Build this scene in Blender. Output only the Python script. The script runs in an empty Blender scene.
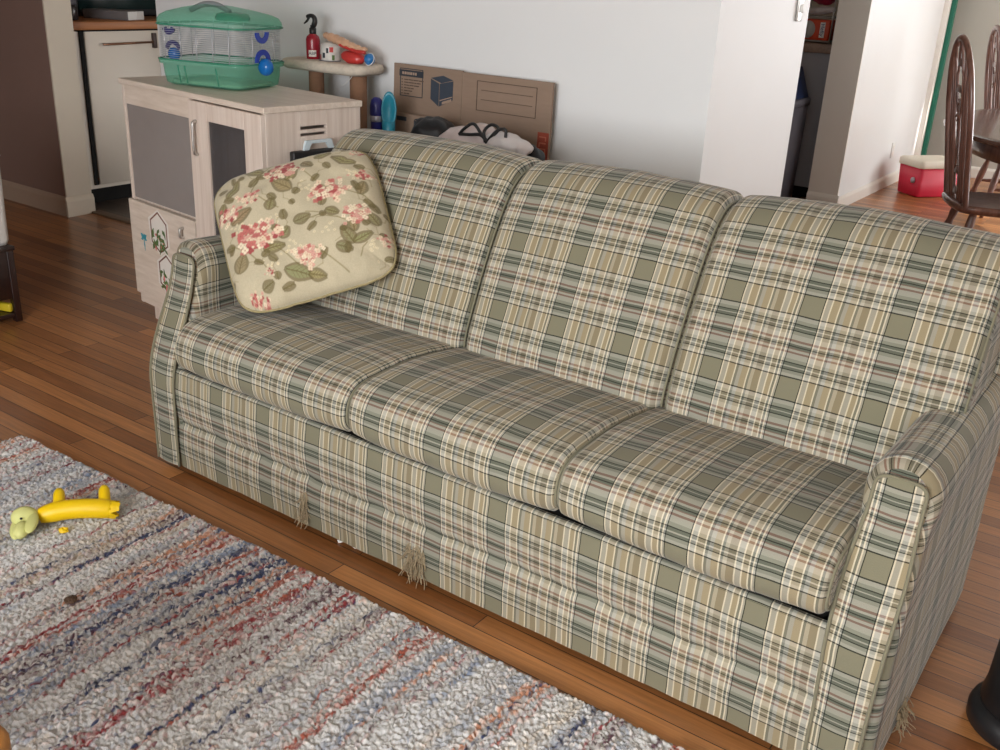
import bpy, bmesh, math, random
import numpy as np
from mathutils import Vector, Matrix, noise as mnoise

random.seed(7)
rng = np.random.default_rng(11)
SC = bpy.context.scene
COL = SC.collection
pi = math.pi

# ------------------------------------------------------------------ mesh builder
class MB:
    def __init__(s):
        s.v = []; s.f = []; s.uv = []; s.sm = []; s.mi = []
        s.cur = 0
    def add(s, V, F, UV=None, smooth=True):
        o = len(s.v)
        s.v += [tuple(map(float, p)) for p in V]
        s.uv += [tuple(map(float, p)) for p in UV] if UV is not None else [(p[0], p[2]) for p in V]
        for f in F:
            s.f.append(tuple(i + o for i in f)); s.sm.append(smooth); s.mi.append(s.cur)
        return s
    def xf(s, M, start=0):
        for i in range(start, len(s.v)):
            s.v[i] = tuple(M @ Vector(s.v[i]))
        return s
    def box(s, c, size, bev=0.0, rz=0.0, seg=2, M=None, smooth=None):
        bm = bmesh.new()
        bmesh.ops.create_cube(bm, size=1)
        for v in bm.verts:
            v.co = Vector((v.co.x * size[0], v.co.y * size[1], v.co.z * size[2]))
        if bev > 0:
            bmesh.ops.bevel(bm, geom=list(bm.edges) + list(bm.verts), offset=min(bev, min(size) * .49), segments=seg, affect='EDGES', profile=.5)
        R = Matrix.Translation(Vector(c)) @ Matrix.Rotation(rz, 4, 'Z')
        if M is not None: R = M @ R
        bm.verts.index_update()
        V = [R @ v.co for v in bm.verts]
        F = [[v.index for v in f.verts] for f in bm.faces]
        bm.free()
        return s.add(V, F, smooth=bool(bev) if smooth is None else smooth)
    def tube(s, path, r, n=8, closed=False, uvs=None):
        P = [Vector(p) for p in path]
        N = len(P)
        rr = r if hasattr(r, '__len__') else [r] * N
        V = []; UV = []; F = []
        up = None; L = 0
        for i, p in enumerate(P):
            a = P[(i - 1) % N] if (closed or i > 0) else P[i]
            b = P[(i + 1) % N] if (closed or i < N - 1) else P[i]
            t = (b - a)
            t = t.normalized() if t.length > 1e-9 else Vector((0, 0, 1))
            if up is None:
                up = Vector((0, 0, 1)) if abs(t.z) < .9 else Vector((1, 0, 0))
            x = (up - t * up.dot(t))
            if x.length < 1e-6: x = t.orthogonal()
            x.normalize(); up = x
            y = t.cross(x)
            if i: L += (P[i] - P[i - 1]).length
            for k in range(n):
                a_ = 2 * pi * k / n
                V.append(p + (x * math.cos(a_) + y * math.sin(a_)) * rr[i])
                UV.append((rr[i] * a_, L))
        M_ = N if closed else N - 1
        for i in range(M_):
            j = (i + 1) % N
            for k in range(n):
                k2 = (k + 1) % n
                F.append((i * n + k, i * n + k2, j * n + k2, j * n + k))
        if not closed:
            F.append(tuple(range(n))[::-1]); F.append(tuple((N - 1) * n + k for k in range(n)))
        return s.add(V, F, UV)
    def lathe(s, prof, c=(0, 0, 0), n=28, M=None, smooth=True, sx=1, sy=1):
        V = []; F = []
        for (r, z) in prof:
            for k in range(n):
                a = 2 * pi * k / n
                p = Vector((c[0] + r * sx * math.cos(a), c[1] + r * sy * math.sin(a), c[2] + z))
                V.append(M @ p if M is not None else p)
        for i in range(len(prof) - 1):
            for k in range(n):
                k2 = (k + 1) % n
                F.append((i * n + k, i * n + k2, (i + 1) * n + k2, (i + 1) * n + k))
        F.append(tuple(range(n))[::-1]); F.append(tuple((len(prof) - 1) * n + k for k in range(n)))
        return s.add(V, F, smooth=smooth)
    def prism(s, poly, y0, y1, M=None, smooth=False):      # poly in (x,z), extruded along y
        n = len(poly)
        V = [(x, y0, z) for x, z in poly] + [(x, y1, z) for x, z in poly]
        if M is not None: V = [M @ Vector(p) for p in V]
        F = [tuple(range(n)), tuple(range(2 * n - 1, n - 1, -1))]
        F += [(i + n, (i + 1) % n + n, (i + 1) % n, i) for i in range(n)]
        return s.add(V, F, smooth=smooth)
    def grid(s, fn, nu, nv, uvfn=None, closeu=False):
        V = []; UV = []; F = []
        for j in range(nv):
            for i in range(nu):
                r = fn(i, j); V.append(r)
                UV.append(uvfn(i, j) if uvfn else (r[0], r[2]))
        for j in range(nv - 1):
            for i in range(nu if closeu else nu - 1):
                i2 = (i + 1) % nu
                F.append((j * nu + i, j * nu + i2, (j + 1) * nu + i2, (j + 1) * nu + i))
        return s.add(V, F, UV)
    def build(s, name, mat, parent=None, loc=None):
        me = bpy.data.meshes.new(name)
        if parent is not None:
            rt = parent
            while rt.parent: rt = rt.parent
            off = Vector(rt.location)
        else:
            if loc is None:
                a = np.array(s.v); loc = ((a[:, 0].min() + a[:, 0].max()) / 2, (a[:, 1].min() + a[:, 1].max()) / 2, a[:, 2].min())
            off = Vector(loc)
        me.from_pydata([tuple(Vector(p) - off) for p in s.v], [], s.f)
        me.polygons.foreach_set('use_smooth', s.sm)
        uvl = me.uv_layers.new(name='UVMap')
        idx = np.empty(len(me.loops), dtype=np.int32); me.loops.foreach_get('vertex_index', idx)
        uvl.data.foreach_set('uv', np.array(s.uv, dtype=np.float32)[idx].ravel())
        for m in (mat if isinstance(mat, (list, tuple)) else [mat]):
            me.materials.append(m)
        if any(s.mi): me.polygons.foreach_set('material_index', s.mi)
        me.validate(); me.update()
        o = bpy.data.objects.new(name, me)
        COL.objects.link(o)
        if parent is not None: o.parent = parent
        else: o.location = off
        return o

def tag(o, label=None, cat=None, group=None, kind=None):
    if label: o['label'] = label
    if cat: o['category'] = cat
    if group: o['group'] = group
    if kind: o['kind'] = kind
    return o

def thing(name, label, cat, loc, group=None, rz=0):
    o = bpy.data.objects.new(name, None); COL.objects.link(o)
    o.location = loc; o.rotation_euler = (0, 0, rz); o.empty_display_size = .05
    return tag(o, label, cat, group)

def copy_thing(o, loc, rz):
    r = o.copy(); COL.objects.link(r); r.location = loc; r.rotation_euler = (0, 0, rz)
    for ch in list(o.children):
        c = ch.copy(); COL.objects.link(c); c.parent = r
        for g in list(ch.children):
            d = g.copy(); COL.objects.link(d); d.parent = c
    return r

def catmull(P, n, closed=False):
    P = [np.array(p, float) for p in P]
    N = len(P); out = []
    segs = N if closed else N - 1
    dense = []
    for i in range(segs):
        p0 = P[(i - 1) % N] if closed or i > 0 else 2 * P[0] - P[1]
        p1 = P[i]; p2 = P[(i + 1) % N]
        p3 = P[(i + 2) % N] if closed or i < N - 2 else 2 * P[-1] - P[-2]
        for t in np.linspace(0, 1, 24, endpoint=False):
            dense.append(.5 * ((2 * p1) + (-p0 + p2) * t + (2 * p0 - 5 * p1 + 4 * p2 - p3) * t * t + (-p0 + 3 * p1 - 3 * p2 + p3) * t ** 3))
    dense.append(P[0] if closed else P[-1])
    D = np.array(dense)
    L = np.concatenate([[0], np.cumsum(np.linalg.norm(np.diff(D, axis=0), axis=1))])
    q = np.linspace(0, L[-1], n, endpoint=not closed)
    return np.stack([np.interp(q, L, D[:, k]) for k in range(D.shape[1])], 1), L[-1]

def nz(x, y, z, s=1.0): return mnoise.noise(Vector((x * s, y * s, z * s)))
def smooth(t):
    t = max(0., min(1., t)); return t * t * (3 - 2 * t)

# ------------------------------------------------------------------ materials
def srgb(r, g, b):
    f = lambda c: (c / 255 / 12.92) if c / 255 <= .04045 else ((c / 255 + .055) / 1.055) ** 2.4
    return (f(r), f(g), f(b), 1)

def new_mat(name):
    m = bpy.data.materials.new(name); m.use_nodes = True
    nt = m.node_tree; b = nt.nodes['Principled BSDF']
    return m, nt, b
def node(nt, t, **k):
    n = nt.nodes.new(t)
    for a, v in k.items(): setattr(n, a, v)
    return n

def plain(name, col, rough=.5, metal=0, var=.06, scale=30, bump=0., spec=.5, stretch=(1, 1, 1), sheen=0, coat=0):
    """a procedural material: colour mottled by noise, with an optional bump"""
    m, nt, b = new_mat(name)
    L = nt.links.new
    tc = node(nt, 'ShaderNodeTexCoord'); mp = node(nt, 'ShaderNodeMapping')
    mp.inputs['Scale'].default_value = stretch
    L(tc.outputs['Object'], mp.inputs['Vector'])
    n = node(nt, 'ShaderNodeTexNoise'); n.inputs['Scale'].default_value = scale; n.inputs['Detail'].default_value = 4
    L(mp.outputs['Vector'], n.inputs['Vector'])
    mx = node(nt, 'ShaderNodeMix', data_type='RGBA')
    L(n.outputs['Fac'], mx.inputs['Factor'])
    mx.inputs['A'].default_value = tuple(max(0, c * (1 - var * 2)) for c in col[:3]) + (1,)
    mx.inputs['B'].default_value = tuple(min(1, c * (1 + var * 2)) for c in col[:3]) + (1,)
    L(mx.outputs['Result'], b.inputs['Base Color'])
    b.inputs['Roughness'].default_value = rough; b.inputs['Metallic'].default_value = metal
    b.inputs['Specular IOR Level'].default_value = spec
    if sheen: b.inputs['Sheen Weight'].default_value = sheen
    if coat: b.inputs['Coat Weight'].default_value = coat
    if bump:
        bp = node(nt, 'ShaderNodeBump'); bp.inputs['Strength'].default_value = bump; bp.inputs['Distance'].default_value = .004
        L(n.outputs['Fac'], bp.inputs['Height']); L(bp.outputs['Normal'], b.inputs['Normal'])
    return m

def ramp_const(nt, stops):
    r = node(nt, 'ShaderNodeValToRGB'); cr = r.color_ramp; cr.interpolation = 'CONSTANT'
    cr.elements[0].position = stops[0][0]; cr.elements[0].color = stops[0][1]
    cr.elements[1].position = stops[1][0]; cr.elements[1].color = stops[1][1]
    for p, c in stops[2:]:
        e = cr.elements.new(p); e.color = c
    return r

PW = .183   # repeat of the plaid
def plaid_mat():
    m, nt, b = new_mat('plaid_upholstery'); L = nt.links.new
    uv = node(nt, 'ShaderNodeUVMap', uv_map='UVMap')
    wob = node(nt, 'ShaderNodeTexNoise'); wob.inputs['Scale'].default_value = 14; wob.inputs['Detail'].default_value = 1
    L(uv.outputs['UV'], wob.inputs['Vector'])
    vm = node(nt, 'ShaderNodeVectorMath', operation='MULTIPLY_ADD')
    L(wob.outputs['Color'], vm.inputs[0]); vm.inputs[1].default_value = (.004, .004, 0); L(uv.outputs['UV'], vm.inputs[2])
    sp = node(nt, 'ShaderNodeSeparateXYZ'); L(vm.outputs[0], sp.inputs[0])
    def fr(out):
        d = node(nt, 'ShaderNodeMath', operation='DIVIDE'); L(out, d.inputs[0]); d.inputs[1].default_value = PW
        f = node(nt, 'ShaderNodeMath', operation='FRACT'); L(d.outputs[0], f.inputs[0]); return f.outputs[0]
    def c(r, g, b_, k=.5): return srgb(r, g, b_)[:3] + (k,)           # k: how strongly this yarn shows over the crossing one
    OL = c(136, 132, 108); DK = c(30, 34, 28, .82); CR = c(246, 232, 200, .68); LG = c(192, 186, 170)
    TN = c(188, 166, 126); TD = c(158, 138, 104); GG = c(122, 120, 106, .56); LT = c(206, 192, 164)
    SG = c(142, 148, 136); TE = c(74, 88, 82, .60); MA = c(122, 84, 78, .62); LS = c(182, 182, 170); DW = c(26, 32, 28, .86)
    warp = ramp_const(nt, [(0, DK), (.010, CR), (.026, LG), (.082, CR), (.096, TN), (.178, CR), (.193, GG), (.226, LG), (.27, TN), (.345, CR),
                           (.360, GG), (.388, LT), (.43, TD), (.512, CR), (.528, LG), (.588, CR), (.602, TN), (.660, CR), (.674, GG), (.700, CR), (.716, LG), (.735, DK), (.748, OL)])
    weft = ramp_const(nt, [(0, DW), (.014, LS), (.05, SG), (.085, DW), (.097, TE), (.125, LS), (.14, TE), (.17, DW), (.183, SG), (.22, LS), (.285, MA), (.308, LS), (.335, MA), (.347, TE), (.365, DW), (.377, TE), (.40, LS), (.425, MA),
                           (.450, LS), (.51, SG), (.55, DW), (.562, TE), (.59, LS), (.602, TE), (.632, DW), (.644, SG), (.68, LS), (.73, DW), (.744, OL)])
    L(fr(sp.outputs['X']), warp.inputs[0]); L(fr(sp.outputs['Y']), weft.inputs[0])
    # twill weave: which thread lies on top
    wv = node(nt, 'ShaderNodeTexNoise'); wv.inputs['Scale'].default_value = 700; wv.inputs['Detail'].default_value = 2
    L(uv.outputs['UV'], wv.inputs['Vector'])
    mr = node(nt, 'ShaderNodeMapRange'); L(wv.outputs['Fac'], mr.inputs['Value'])
    mr.inputs['From Min'].default_value = .3; mr.inputs['From Max'].default_value = .7
    mr.inputs['To Min'].default_value = .38; mr.inputs['To Max'].default_value = .60
    f1 = node(nt, 'ShaderNodeMath', operation='SUBTRACT'); L(warp.outputs['Alpha'], f1.inputs[0]); L(weft.outputs['Alpha'], f1.inputs[1])
    f2 = node(nt, 'ShaderNodeMath', operation='ADD', use_clamp=True); L(f1.outputs[0], f2.inputs[0]); L(mr.outputs['Result'], f2.inputs[1])
    mx = node(nt, 'ShaderNodeMix', data_type='RGBA')
    L(f2.outputs[0], mx.inputs['Factor']); L(weft.outputs['Color'], mx.inputs['A']); L(warp.outputs['Color'], mx.inputs['B'])
    # cream yarns float over the weft, dark weft picks float over the warp
    hs = node(nt, 'ShaderNodeHueSaturation'); L(mx.outputs['Result'], hs.inputs['Color'])
    hs.inputs['Saturation'].default_value = .95; hs.inputs['Value'].default_value = .76
    L(hs.outputs['Color'], b.inputs['Base Color'])
    b.inputs['Roughness'].default_value = .9; b.inputs['Specular IOR Level'].default_value = .15
    b.inputs['Sheen Weight'].default_value = .15
    w2 = node(nt, 'ShaderNodeTexNoise'); w2.inputs['Scale'].default_value = 420; L(uv.outputs['UV'], w2.inputs['Vector'])
    bp = node(nt, 'ShaderNodeBump'); bp.inputs['Strength'].default_value = .25; bp.inputs['Distance'].default_value = .002
    L(w2.outputs['Fac'], bp.inputs['Height']); L(bp.outputs['Normal'], b.inputs['Normal'])
    return m

def floor_mat(name, c1, c2, dark, rough=.33, width=1.1, row=.057):
    m, nt, b = new_mat(name); L = nt.links.new
    tc = node(nt, 'ShaderNodeTexCoord')
    br = node(nt, 'ShaderNodeTexBrick'); br.offset = .37; br.offset_frequency = 2; br.squash = 1
    L(tc.outputs['Object'], br.inputs['Vector'])
    br.inputs['Color1'].default_value = c1; br.inputs['Color2'].default_value = c2; br.inputs['Mortar'].default_value = dark
    br.inputs['Scale'].default_value = 1; br.inputs['Mortar Size'].default_value = .0016; br.inputs['Mortar Smooth'].default_value = .3
    br.inputs['Bias'].default_value = 0; br.inputs['Brick Width'].default_value = width; br.inputs['Row Height'].default_value = row
    mp = node(nt, 'ShaderNodeMapping'); mp.inputs['Scale'].default_value = (2.5, 60, 1); L(tc.outputs['Object'], mp.inputs['Vector'])
    g = node(nt, 'ShaderNodeTexNoise'); g.inputs['Scale'].default_value = 1.6; g.inputs['Detail'].default_value = 6; g.inputs['Roughness'].default_value = .65
    L(mp.outputs['Vector'], g.inputs['Vector'])
    r = node(nt, 'ShaderNodeMapRange'); L(g.outputs['Fac'], r.inputs['Value'])
    r.inputs['From Min'].default_value = .3; r.inputs['From Max'].default_value = .75
    r.inputs['To Min'].default_value = .62; r.inputs['To Max'].default_value = 1.22
    w = node(nt, 'ShaderNodeTexNoise'); w.inputs['Scale'].default_value = 1.3; w.inputs['Detail'].default_value = 5
    L(tc.outputs['Object'], w.inputs['Vector'])
    r2 = node(nt, 'ShaderNodeMapRange'); L(w.outputs['Fac'], r2.inputs['Value'])
    r2.inputs['From Min'].default_value = .3; r2.inputs['From Max'].default_value = .7
    r2.inputs['To Min'].default_value = .85; r2.inputs['To Max'].default_value = 1.12
    mu = node(nt, 'ShaderNodeMath', operation='MULTIPLY'); L(r.outputs['Result'], mu.inputs[0]); L(r2.outputs['Result'], mu.inputs[1])
    mx = node(nt, 'ShaderNodeMix', data_type='RGBA', blend_type='MULTIPLY'); mx.inputs['Factor'].default_value = 1
    L(br.outputs['Color'], mx.inputs['A']); L(mu.outputs[0], mx.inputs['B'])
    L(mx.outputs['Result'], b.inputs['Base Color'])
    rr = node(nt, 'ShaderNodeMapRange'); L(g.outputs['Fac'], rr.inputs['Value'])
    rr.inputs['To Min'].default_value = rough - .08; rr.inputs['To Max'].default_value = rough + .18
    L(rr.outputs['Result'], b.inputs['Roughness'])
    b.inputs['Coat Weight'].default_value = .22; b.inputs['Coat Roughness'].default_value = .22
    bp = node(nt, 'ShaderNodeBump'); bp.inputs['Strength'].default_value = .25; bp.inputs['Distance'].default_value = .002
    ad = node(nt, 'ShaderNodeMath', operation='MULTIPLY_ADD'); L(br.outputs['Fac'], ad.inputs[0]); ad.inputs[1].default_value = -1.5; L(g.outputs['Fac'], ad.inputs[2])
    L(ad.outputs[0], bp.inputs['Height']); L(bp.outputs['Normal'], b.inputs['Normal'])
    return m

def wood_mat(name, c1, c2, rough=.45, axis=(1, 30, 30), scale=2.2, coat=0):
    m, nt, b = new_mat(name); L = nt.links.new
    tc = node(nt, 'ShaderNodeTexCoord'); mp = node(nt, 'ShaderNodeMapping'); mp.inputs['Scale'].default_value = axis
    L(tc.outputs['Object'], mp.inputs['Vector'])
    n = node(nt, 'ShaderNodeTexNoise'); n.inputs['Scale'].default_value = scale; n.inputs['Detail'].default_value = 6; n.inputs['Roughness'].default_value = .6
    L(mp.outputs['Vector'], n.inputs['Vector'])
    r = node(nt, 'ShaderNodeValToRGB'); r.color_ramp.elements[0].position = .32; r.color_ramp.elements[1].position = .68
    r.color_ramp.elements[0].color = c1; r.color_ramp.elements[1].color = c2
    L(n.outputs['Fac'], r.inputs[0]); L(r.outputs['Color'], b.inputs['Base Color'])
    b.inputs['Roughness'].default_value = rough
    if coat: b.inputs['Coat Weight'].default_value = coat; b.inputs['Coat Roughness'].default_value = .15
    return m

def attr_mat(name, rough=.9, sheen=.2, bump=0):
    m, nt, b = new_mat(name); L = nt.links.new
    a = node(nt, 'ShaderNodeAttribute', attribute_name='Col')
    n = node(nt, 'ShaderNodeTexNoise'); n.inputs['Scale'].default_value = 300
    tc = node(nt, 'ShaderNodeTexCoord'); L(tc.outputs['Object'], n.inputs['Vector'])
    r = node(nt, 'ShaderNodeMapRange'); L(n.outputs['Fac'], r.inputs['Value']); r.inputs['To Min'].default_value = .85; r.inputs['To Max'].default_value = 1.15
    mx = node(nt, 'ShaderNodeMix', data_type='RGBA', blend_type='MULTIPLY'); mx.inputs['Factor'].default_value = 1
    L(a.outputs['Color'], mx.inputs['A']); L(r.outputs['Result'], mx.inputs['B']); L(mx.outputs['Result'], b.inputs['Base Color'])
    b.inputs['Roughness'].default_value = rough; b.inputs['Sheen Weight'].default_value = sheen; b.inputs['Specular IOR Level'].default_value = .15
    if bump:
        bp = node(nt, 'ShaderNodeBump'); bp.inputs['Strength'].default_value = bump; bp.inputs['Distance'].default_value = .003
        L(n.outputs['Fac'], bp.inputs['Height']); L(bp.outputs['Normal'], b.inputs['Normal'])
    return m

def clear_mat(name, col, alpha, rough=.08):
    """thin tinted plastic or glass: part of the light passes straight through"""
    m, nt, b = new_mat(name); L = nt.links.new
    tc = node(nt, 'ShaderNodeTexCoord'); n = node(nt, 'ShaderNodeTexNoise'); n.inputs['Scale'].default_value = 9
    L(tc.outputs['Object'], n.inputs['Vector'])
    r = node(nt, 'ShaderNodeMapRange'); L(n.outputs['Fac'], r.inputs['Value'])
    r.inputs['To Min'].default_value = alpha - .05; r.inputs['To Max'].default_value = alpha + .05
    b.inputs['Base Color'].default_value = col; b.inputs['Roughness'].default_value = rough
    tr = node(nt, 'ShaderNodeBsdfTransparent'); k = .45
    tr.inputs['Color'].default_value = tuple(1 - k + k * min(1, c * 1.6) for c in col[:3]) + (1,)
    ms = node(nt, 'ShaderNodeMixShader'); L(r.outputs['Result'], ms.inputs[0]); L(tr.outputs[0], ms.inputs[1]); L(b.outputs[0], ms.inputs[2])
    out = nt.nodes['Material Output']; L(ms.outputs[0], out.inputs['Surface'])
    return m

PLAID = plaid_mat()
OAK = floor_mat('oak_strip_floor', srgb(134, 82, 44), srgb(196, 134, 80), srgb(62, 38, 24), rough=.30)
KFLOOR = floor_mat('kitchen_floor_boards', srgb(84, 74, 66), srgb(104, 92, 82), srgb(40, 34, 30), rough=.45, row=.12)
WHITE = plain('white_wall_paint', srgb(226, 227, 227), .55, var=.012, scale=3, bump=.02)
CREAM = plain('cream_wall_paint', srgb(206, 194, 176), .6, var=.015, scale=4, bump=.02)
BROWN = plain('brown_wall_paint', srgb(134, 108, 98), .65, var=.03, scale=4, bump=.03)
BEIGE = plain('grey_beige_wall_paint', srgb(186, 184, 175), .6, var=.012, scale=3)
CEIL = plain('ceiling_paint', srgb(196, 190, 178), .8, var=.01, scale=6)
TRIM = plain('white_gloss_trim', srgb(228, 224, 216), .35, var=.01, scale=6)
JAMB = plain('grey_white_trim', srgb(232, 228, 220), .5, var=.012, scale=5)
GREEN = plain('dark_green_strip', srgb(18, 110, 88), .5, var=.05)
BLACK = plain('black_plastic', srgb(26, 26, 28), .45, var=.1)
BLACKM = plain('worn_black_metal', srgb(30, 30, 32), .4, metal=.3, var=.25, scale=14)
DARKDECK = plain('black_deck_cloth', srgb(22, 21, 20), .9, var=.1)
WLAM = wood_mat('whitewashed_laminate', srgb(208, 190, 176), srgb(228, 214, 202), .42, (30, 30, 1.2), 2.0)
WLAMX = wood_mat('whitewashed_laminate_top', srgb(208, 192, 176), srgb(226, 212, 198), .4, (1.2, 30, 30), 2.0)
WIN = plain('pale_interior_panel', srgb(196, 186, 178), .55, var=.03)
CHROME = plain('brushed_nickel', srgb(200, 198, 194), .28, metal=.9, var=.04)
COPPER = plain('copper_handle', srgb(150, 108, 84), .35, metal=.7, var=.06)
GLASS = clear_mat('smoky_door_glass', srgb(120, 116, 118), .25, .05)
TEALD = clear_mat('teal_plastic_edge', srgb(70, 150, 124), .75)
TEAL = clear_mat('teal_clear_plastic', srgb(112, 186, 160), .30)
FROST = clear_mat('grey_film_pane', srgb(172, 164, 160), .58, .35)
BLUEP = clear_mat('blue_clear_plastic', srgb(24, 110, 190), .8)
BLUES = plain('solid_blue_plastic', srgb(34, 60, 160), .35)
WIRE = plain('wire_grey', srgb(196, 198, 204), .35, metal=.4)
KCAB = plain('white_cabinet_door', srgb(222, 212, 198), .45, var=.012, scale=5)
BUTCHER = wood_mat('butcher_block', srgb(150, 92, 48), srgb(178, 116, 66), .45, (20, 1.2, 20), 2)
CARD = plain('brown_cardboard', srgb(142, 120, 103), .8, var=.04, scale=20, stretch=(1, 1, 6))
CARDTUBE = plain('brown_cardboard_tube', srgb(142, 106, 82), .8, var=.06, scale=20, stretch=(1, 1, 5))
INK = plain('dark_print_ink', srgb(46, 50, 58), .7)
INKB = plain('brown_print_ink', srgb(84, 66, 56), .8)
INKL = plain('pale_print_ink', srgb(164, 140, 122), .8)
REDLAB = plain('red_printed_label', srgb(150, 66, 48), .7, var=.1)
PLUSH = plain('cream_plush', srgb(206, 194, 178), .95, var=.12, scale=60, bump=.6)
BAGW = plain('white_bag_film', srgb(214, 208, 208), .45, var=.06, scale=12, bump=.1)
BAGP = plain('pinkish_white_bag_film', srgb(206, 192, 190), .5, var=.08, scale=12, bump=.1)
BAGK = plain('black_bag_film', srgb(16, 17, 22), .5, var=.15, scale=12, bump=.2)
REDB = plain('red_bottle_plastic', srgb(150, 34, 48), .25, var=.05)
WHITEP = plain('white_plastic', srgb(226, 224, 220), .4, var=.02)
NAVY = plain('navy_plastic', srgb(40, 40, 110), .35)
TEALP = plain('teal_solid_plastic', srgb(34, 128, 150), .35, var=.03)
SILV = plain('silver_band', srgb(170, 166, 176), .35, metal=.5)
ORANGE = plain('orange_red_carton', srgb(214, 78, 44), .45, var=.05)
MAGENTA = plain('crimson_plastic_wrap', srgb(158, 34, 66), .35, var=.2, scale=12, bump=.2)
GREYP = plain('grey_panel_paint', srgb(160, 160, 166), .5, var=.015, scale=5)
GREYC = plain('grey_plastic', srgb(96, 94, 102), .5, var=.03)
NAVYLID = plain('dark_blue_lid', srgb(30, 46, 84), .4)
COOLR = plain('red_cooler_plastic', srgb(206, 36, 66), .4, var=.02)
COOLW = plain('cream_cooler_lid', srgb(224, 216, 200), .45, var=.02)
CHAIRW = wood_mat('dark_stained_wood', srgb(92, 60, 50), srgb(132, 92, 78), .3, (12, 12, 2), 3, coat=.4)
TABLEW = wood_mat('dark_table_wood', srgb(78, 54, 46), srgb(112, 82, 70), .25, (1, 20, 20), 2, coat=.5)
DARKW = wood_mat('dark_mahogany', srgb(30, 16, 15), srgb(48, 26, 22), .35, (14, 14, 2), 3, coat=.3)
LIGHTW = wood_mat('honey_wood', srgb(150, 98, 44), srgb(180, 124, 62), .4, (1.5, 24, 24), 2)
YEL = plain('yellow_latex', srgb(246, 206, 8), .42, var=.02, scale=8)
YELP = plain('pale_yellow_latex', srgb(214, 216, 140), .6, var=.05, scale=30)
YELIN = plain('torn_latex_inside', srgb(196, 156, 30), .7, var=.1)
THREAD = plain('frayed_thread', srgb(158, 142, 114), .9, var=.2, scale=200)
LEAF = plain('green_leaf_print', srgb(88, 112, 62), .6, var=.15)
STICK = plain('white_sticker', srgb(230, 224, 216), .5, var=.02)
STICKF = plain('brown_sticker_frame', srgb(122, 78, 62), .5)
PINKP = plain('pink_flower_print', srgb(214, 120, 120), .6)
AQUA = plain('aqua_dragonfly_print', srgb(60, 150, 166), .5)
CHIP = plain('brown_chip', srgb(84, 62, 46), .8)
TANW = plain('tan_wrapper', srgb(200, 158, 128), .35, var=.2, scale=25, bump=.3)
REDW = plain('red_wrapper', srgb(186, 56, 52), .35, var=.15, scale=20, bump=.2)

# ------------------------------------------------------------------ setting
def struct(name, mb, mat): return tag(mb.build(name, mat, loc=(0, 0, 0)), kind='structure')
def bx(x0, x1, y0, y1, z0, z1, bev=0): 
    return MB().box(((x0 + x1) / 2, (y0 + y1) / 2, (z0 + z1) / 2), (x1 - x0, y1 - y0, z1 - z0), bev)
def multi(*b):
    m = MB()
    for (x0, x1, y0, y1, z0, z1) in b:
        m.box(((x0 + x1) / 2, (y0 + y1) / 2, (z0 + z1) / 2), (x1 - x0, y1 - y0, z1 - z0))
    return m
CZ = 2.45
XL, XR, YF, YB = -7.2, 2.6, -2.0, 9.0
struct('floor', bx(XL, XR, YF, YB, -.1, 0), OAK)
struct('floor_kitchen', bx(-5.95, -2.3, 3.27, 7.5, 0, .004), KFLOOR)
struct('trim_1', bx(-5.16, -4.22, 3.245, 3.305, 0, .012, .004), plain('threshold_strip', srgb(120, 100, 82), .5))
struct('ceiling', bx(XL, XR, YF, YB, CZ, CZ + .1), CEIL)
# back wall: brown part left of the kitchen doorway, white part behind the sofa
struct('wall_back_left', bx(XL, -5.17, 3.118, 3.262, 0, CZ), BROWN)
struct('trim_2', bx(-5.172, -5.160, 3.112, 3.268, 0, CZ), CREAM)
struct('wall_back', multi((-4.22, -2.905, 3.112, 3.26, 0, CZ), (-2.905, -1.50, 3.106, 3.26, 0, CZ), (-5.17, -4.22, 3.118, 3.26, 2.06, CZ)), WHITE)
struct('wall_return', bx(-1.50, -1.366, 3.106, 3.92, 0, CZ), WHITE)
struct('wall_kitchen_left', bx(-6.0, -5.9, 3.2, 7.5, 0, CZ), CREAM)
struct('wall_kitchen_far', bx(-6.0, -2.1, 7.5, 7.6, 0, CZ), CREAM)
struct('wall_partition', bx(-2.175, -1.975, 6.8, 8.72, 0, CZ), WHITE)
struct('trim_3', bx(-2.178, -1.972, 6.785, 6.8, 0, CZ), JAMB)
struct('wall_hall', bx(XL - .1, XL, YF, YB, 0, CZ), BROWN)
struct('wall_kitchen_end', bx(-2.2, -2.1, 7.5, YB, 0, CZ), WHITE)
struct('trim_4', bx(-2.0, -1.935, 8.72, 8.78, 0, CZ, .006), TRIM)
struct('trim_5', bx(-1.955, -1.905, 8.785, 8.84, .15, CZ), GREEN)
# skirting boards
def skirt(name, p, q, n, mat, h=.1):
    p = Vector(p); q = Vector(q); n = Vector(n); d = q - p
    mb = MB()
    prof = [(0, 0), (.016, 0), (.016, h * .78), (.011, h * .9), (.004, h), (0, h)]
    V = [p + n * a + Vector((0, 0, z)) for a, z in prof] + [q + n * a + Vector((0, 0, z)) for a, z in prof]
    k = len(prof)
    F = [tuple(range(k)), tuple(range(2 * k - 1, k - 1, -1))] + [(i, (i + 1) % k, (i + 1) % k + k, i + k) for i in range(k)]
    mb.add(V, F, smooth=False)
    return struct(name, mb, mat)
SKB = plain('tan_skirting_paint', srgb(168, 146, 128), .5, var=.02)
skirt('baseboard_back_left', (XL, 3.118, 0), (-5.16, 3.118, 0), (0, -1, 0), SKB, .11)
skirt('baseboard_doorway', (-5.16, 3.10, 0), (-5.16, 3.272, 0), (1, 0, 0), CREAM, .11)
skirt('baseboard_back', (-4.22, 3.106, 0), (-1.366, 3.106, 0), (0, -1, 0), TRIM)
skirt('baseboard_partition', (-1.975, 6.79, 0), (-1.975, 8.72, 0), (1, 0, 0), TRIM, .085)
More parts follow.
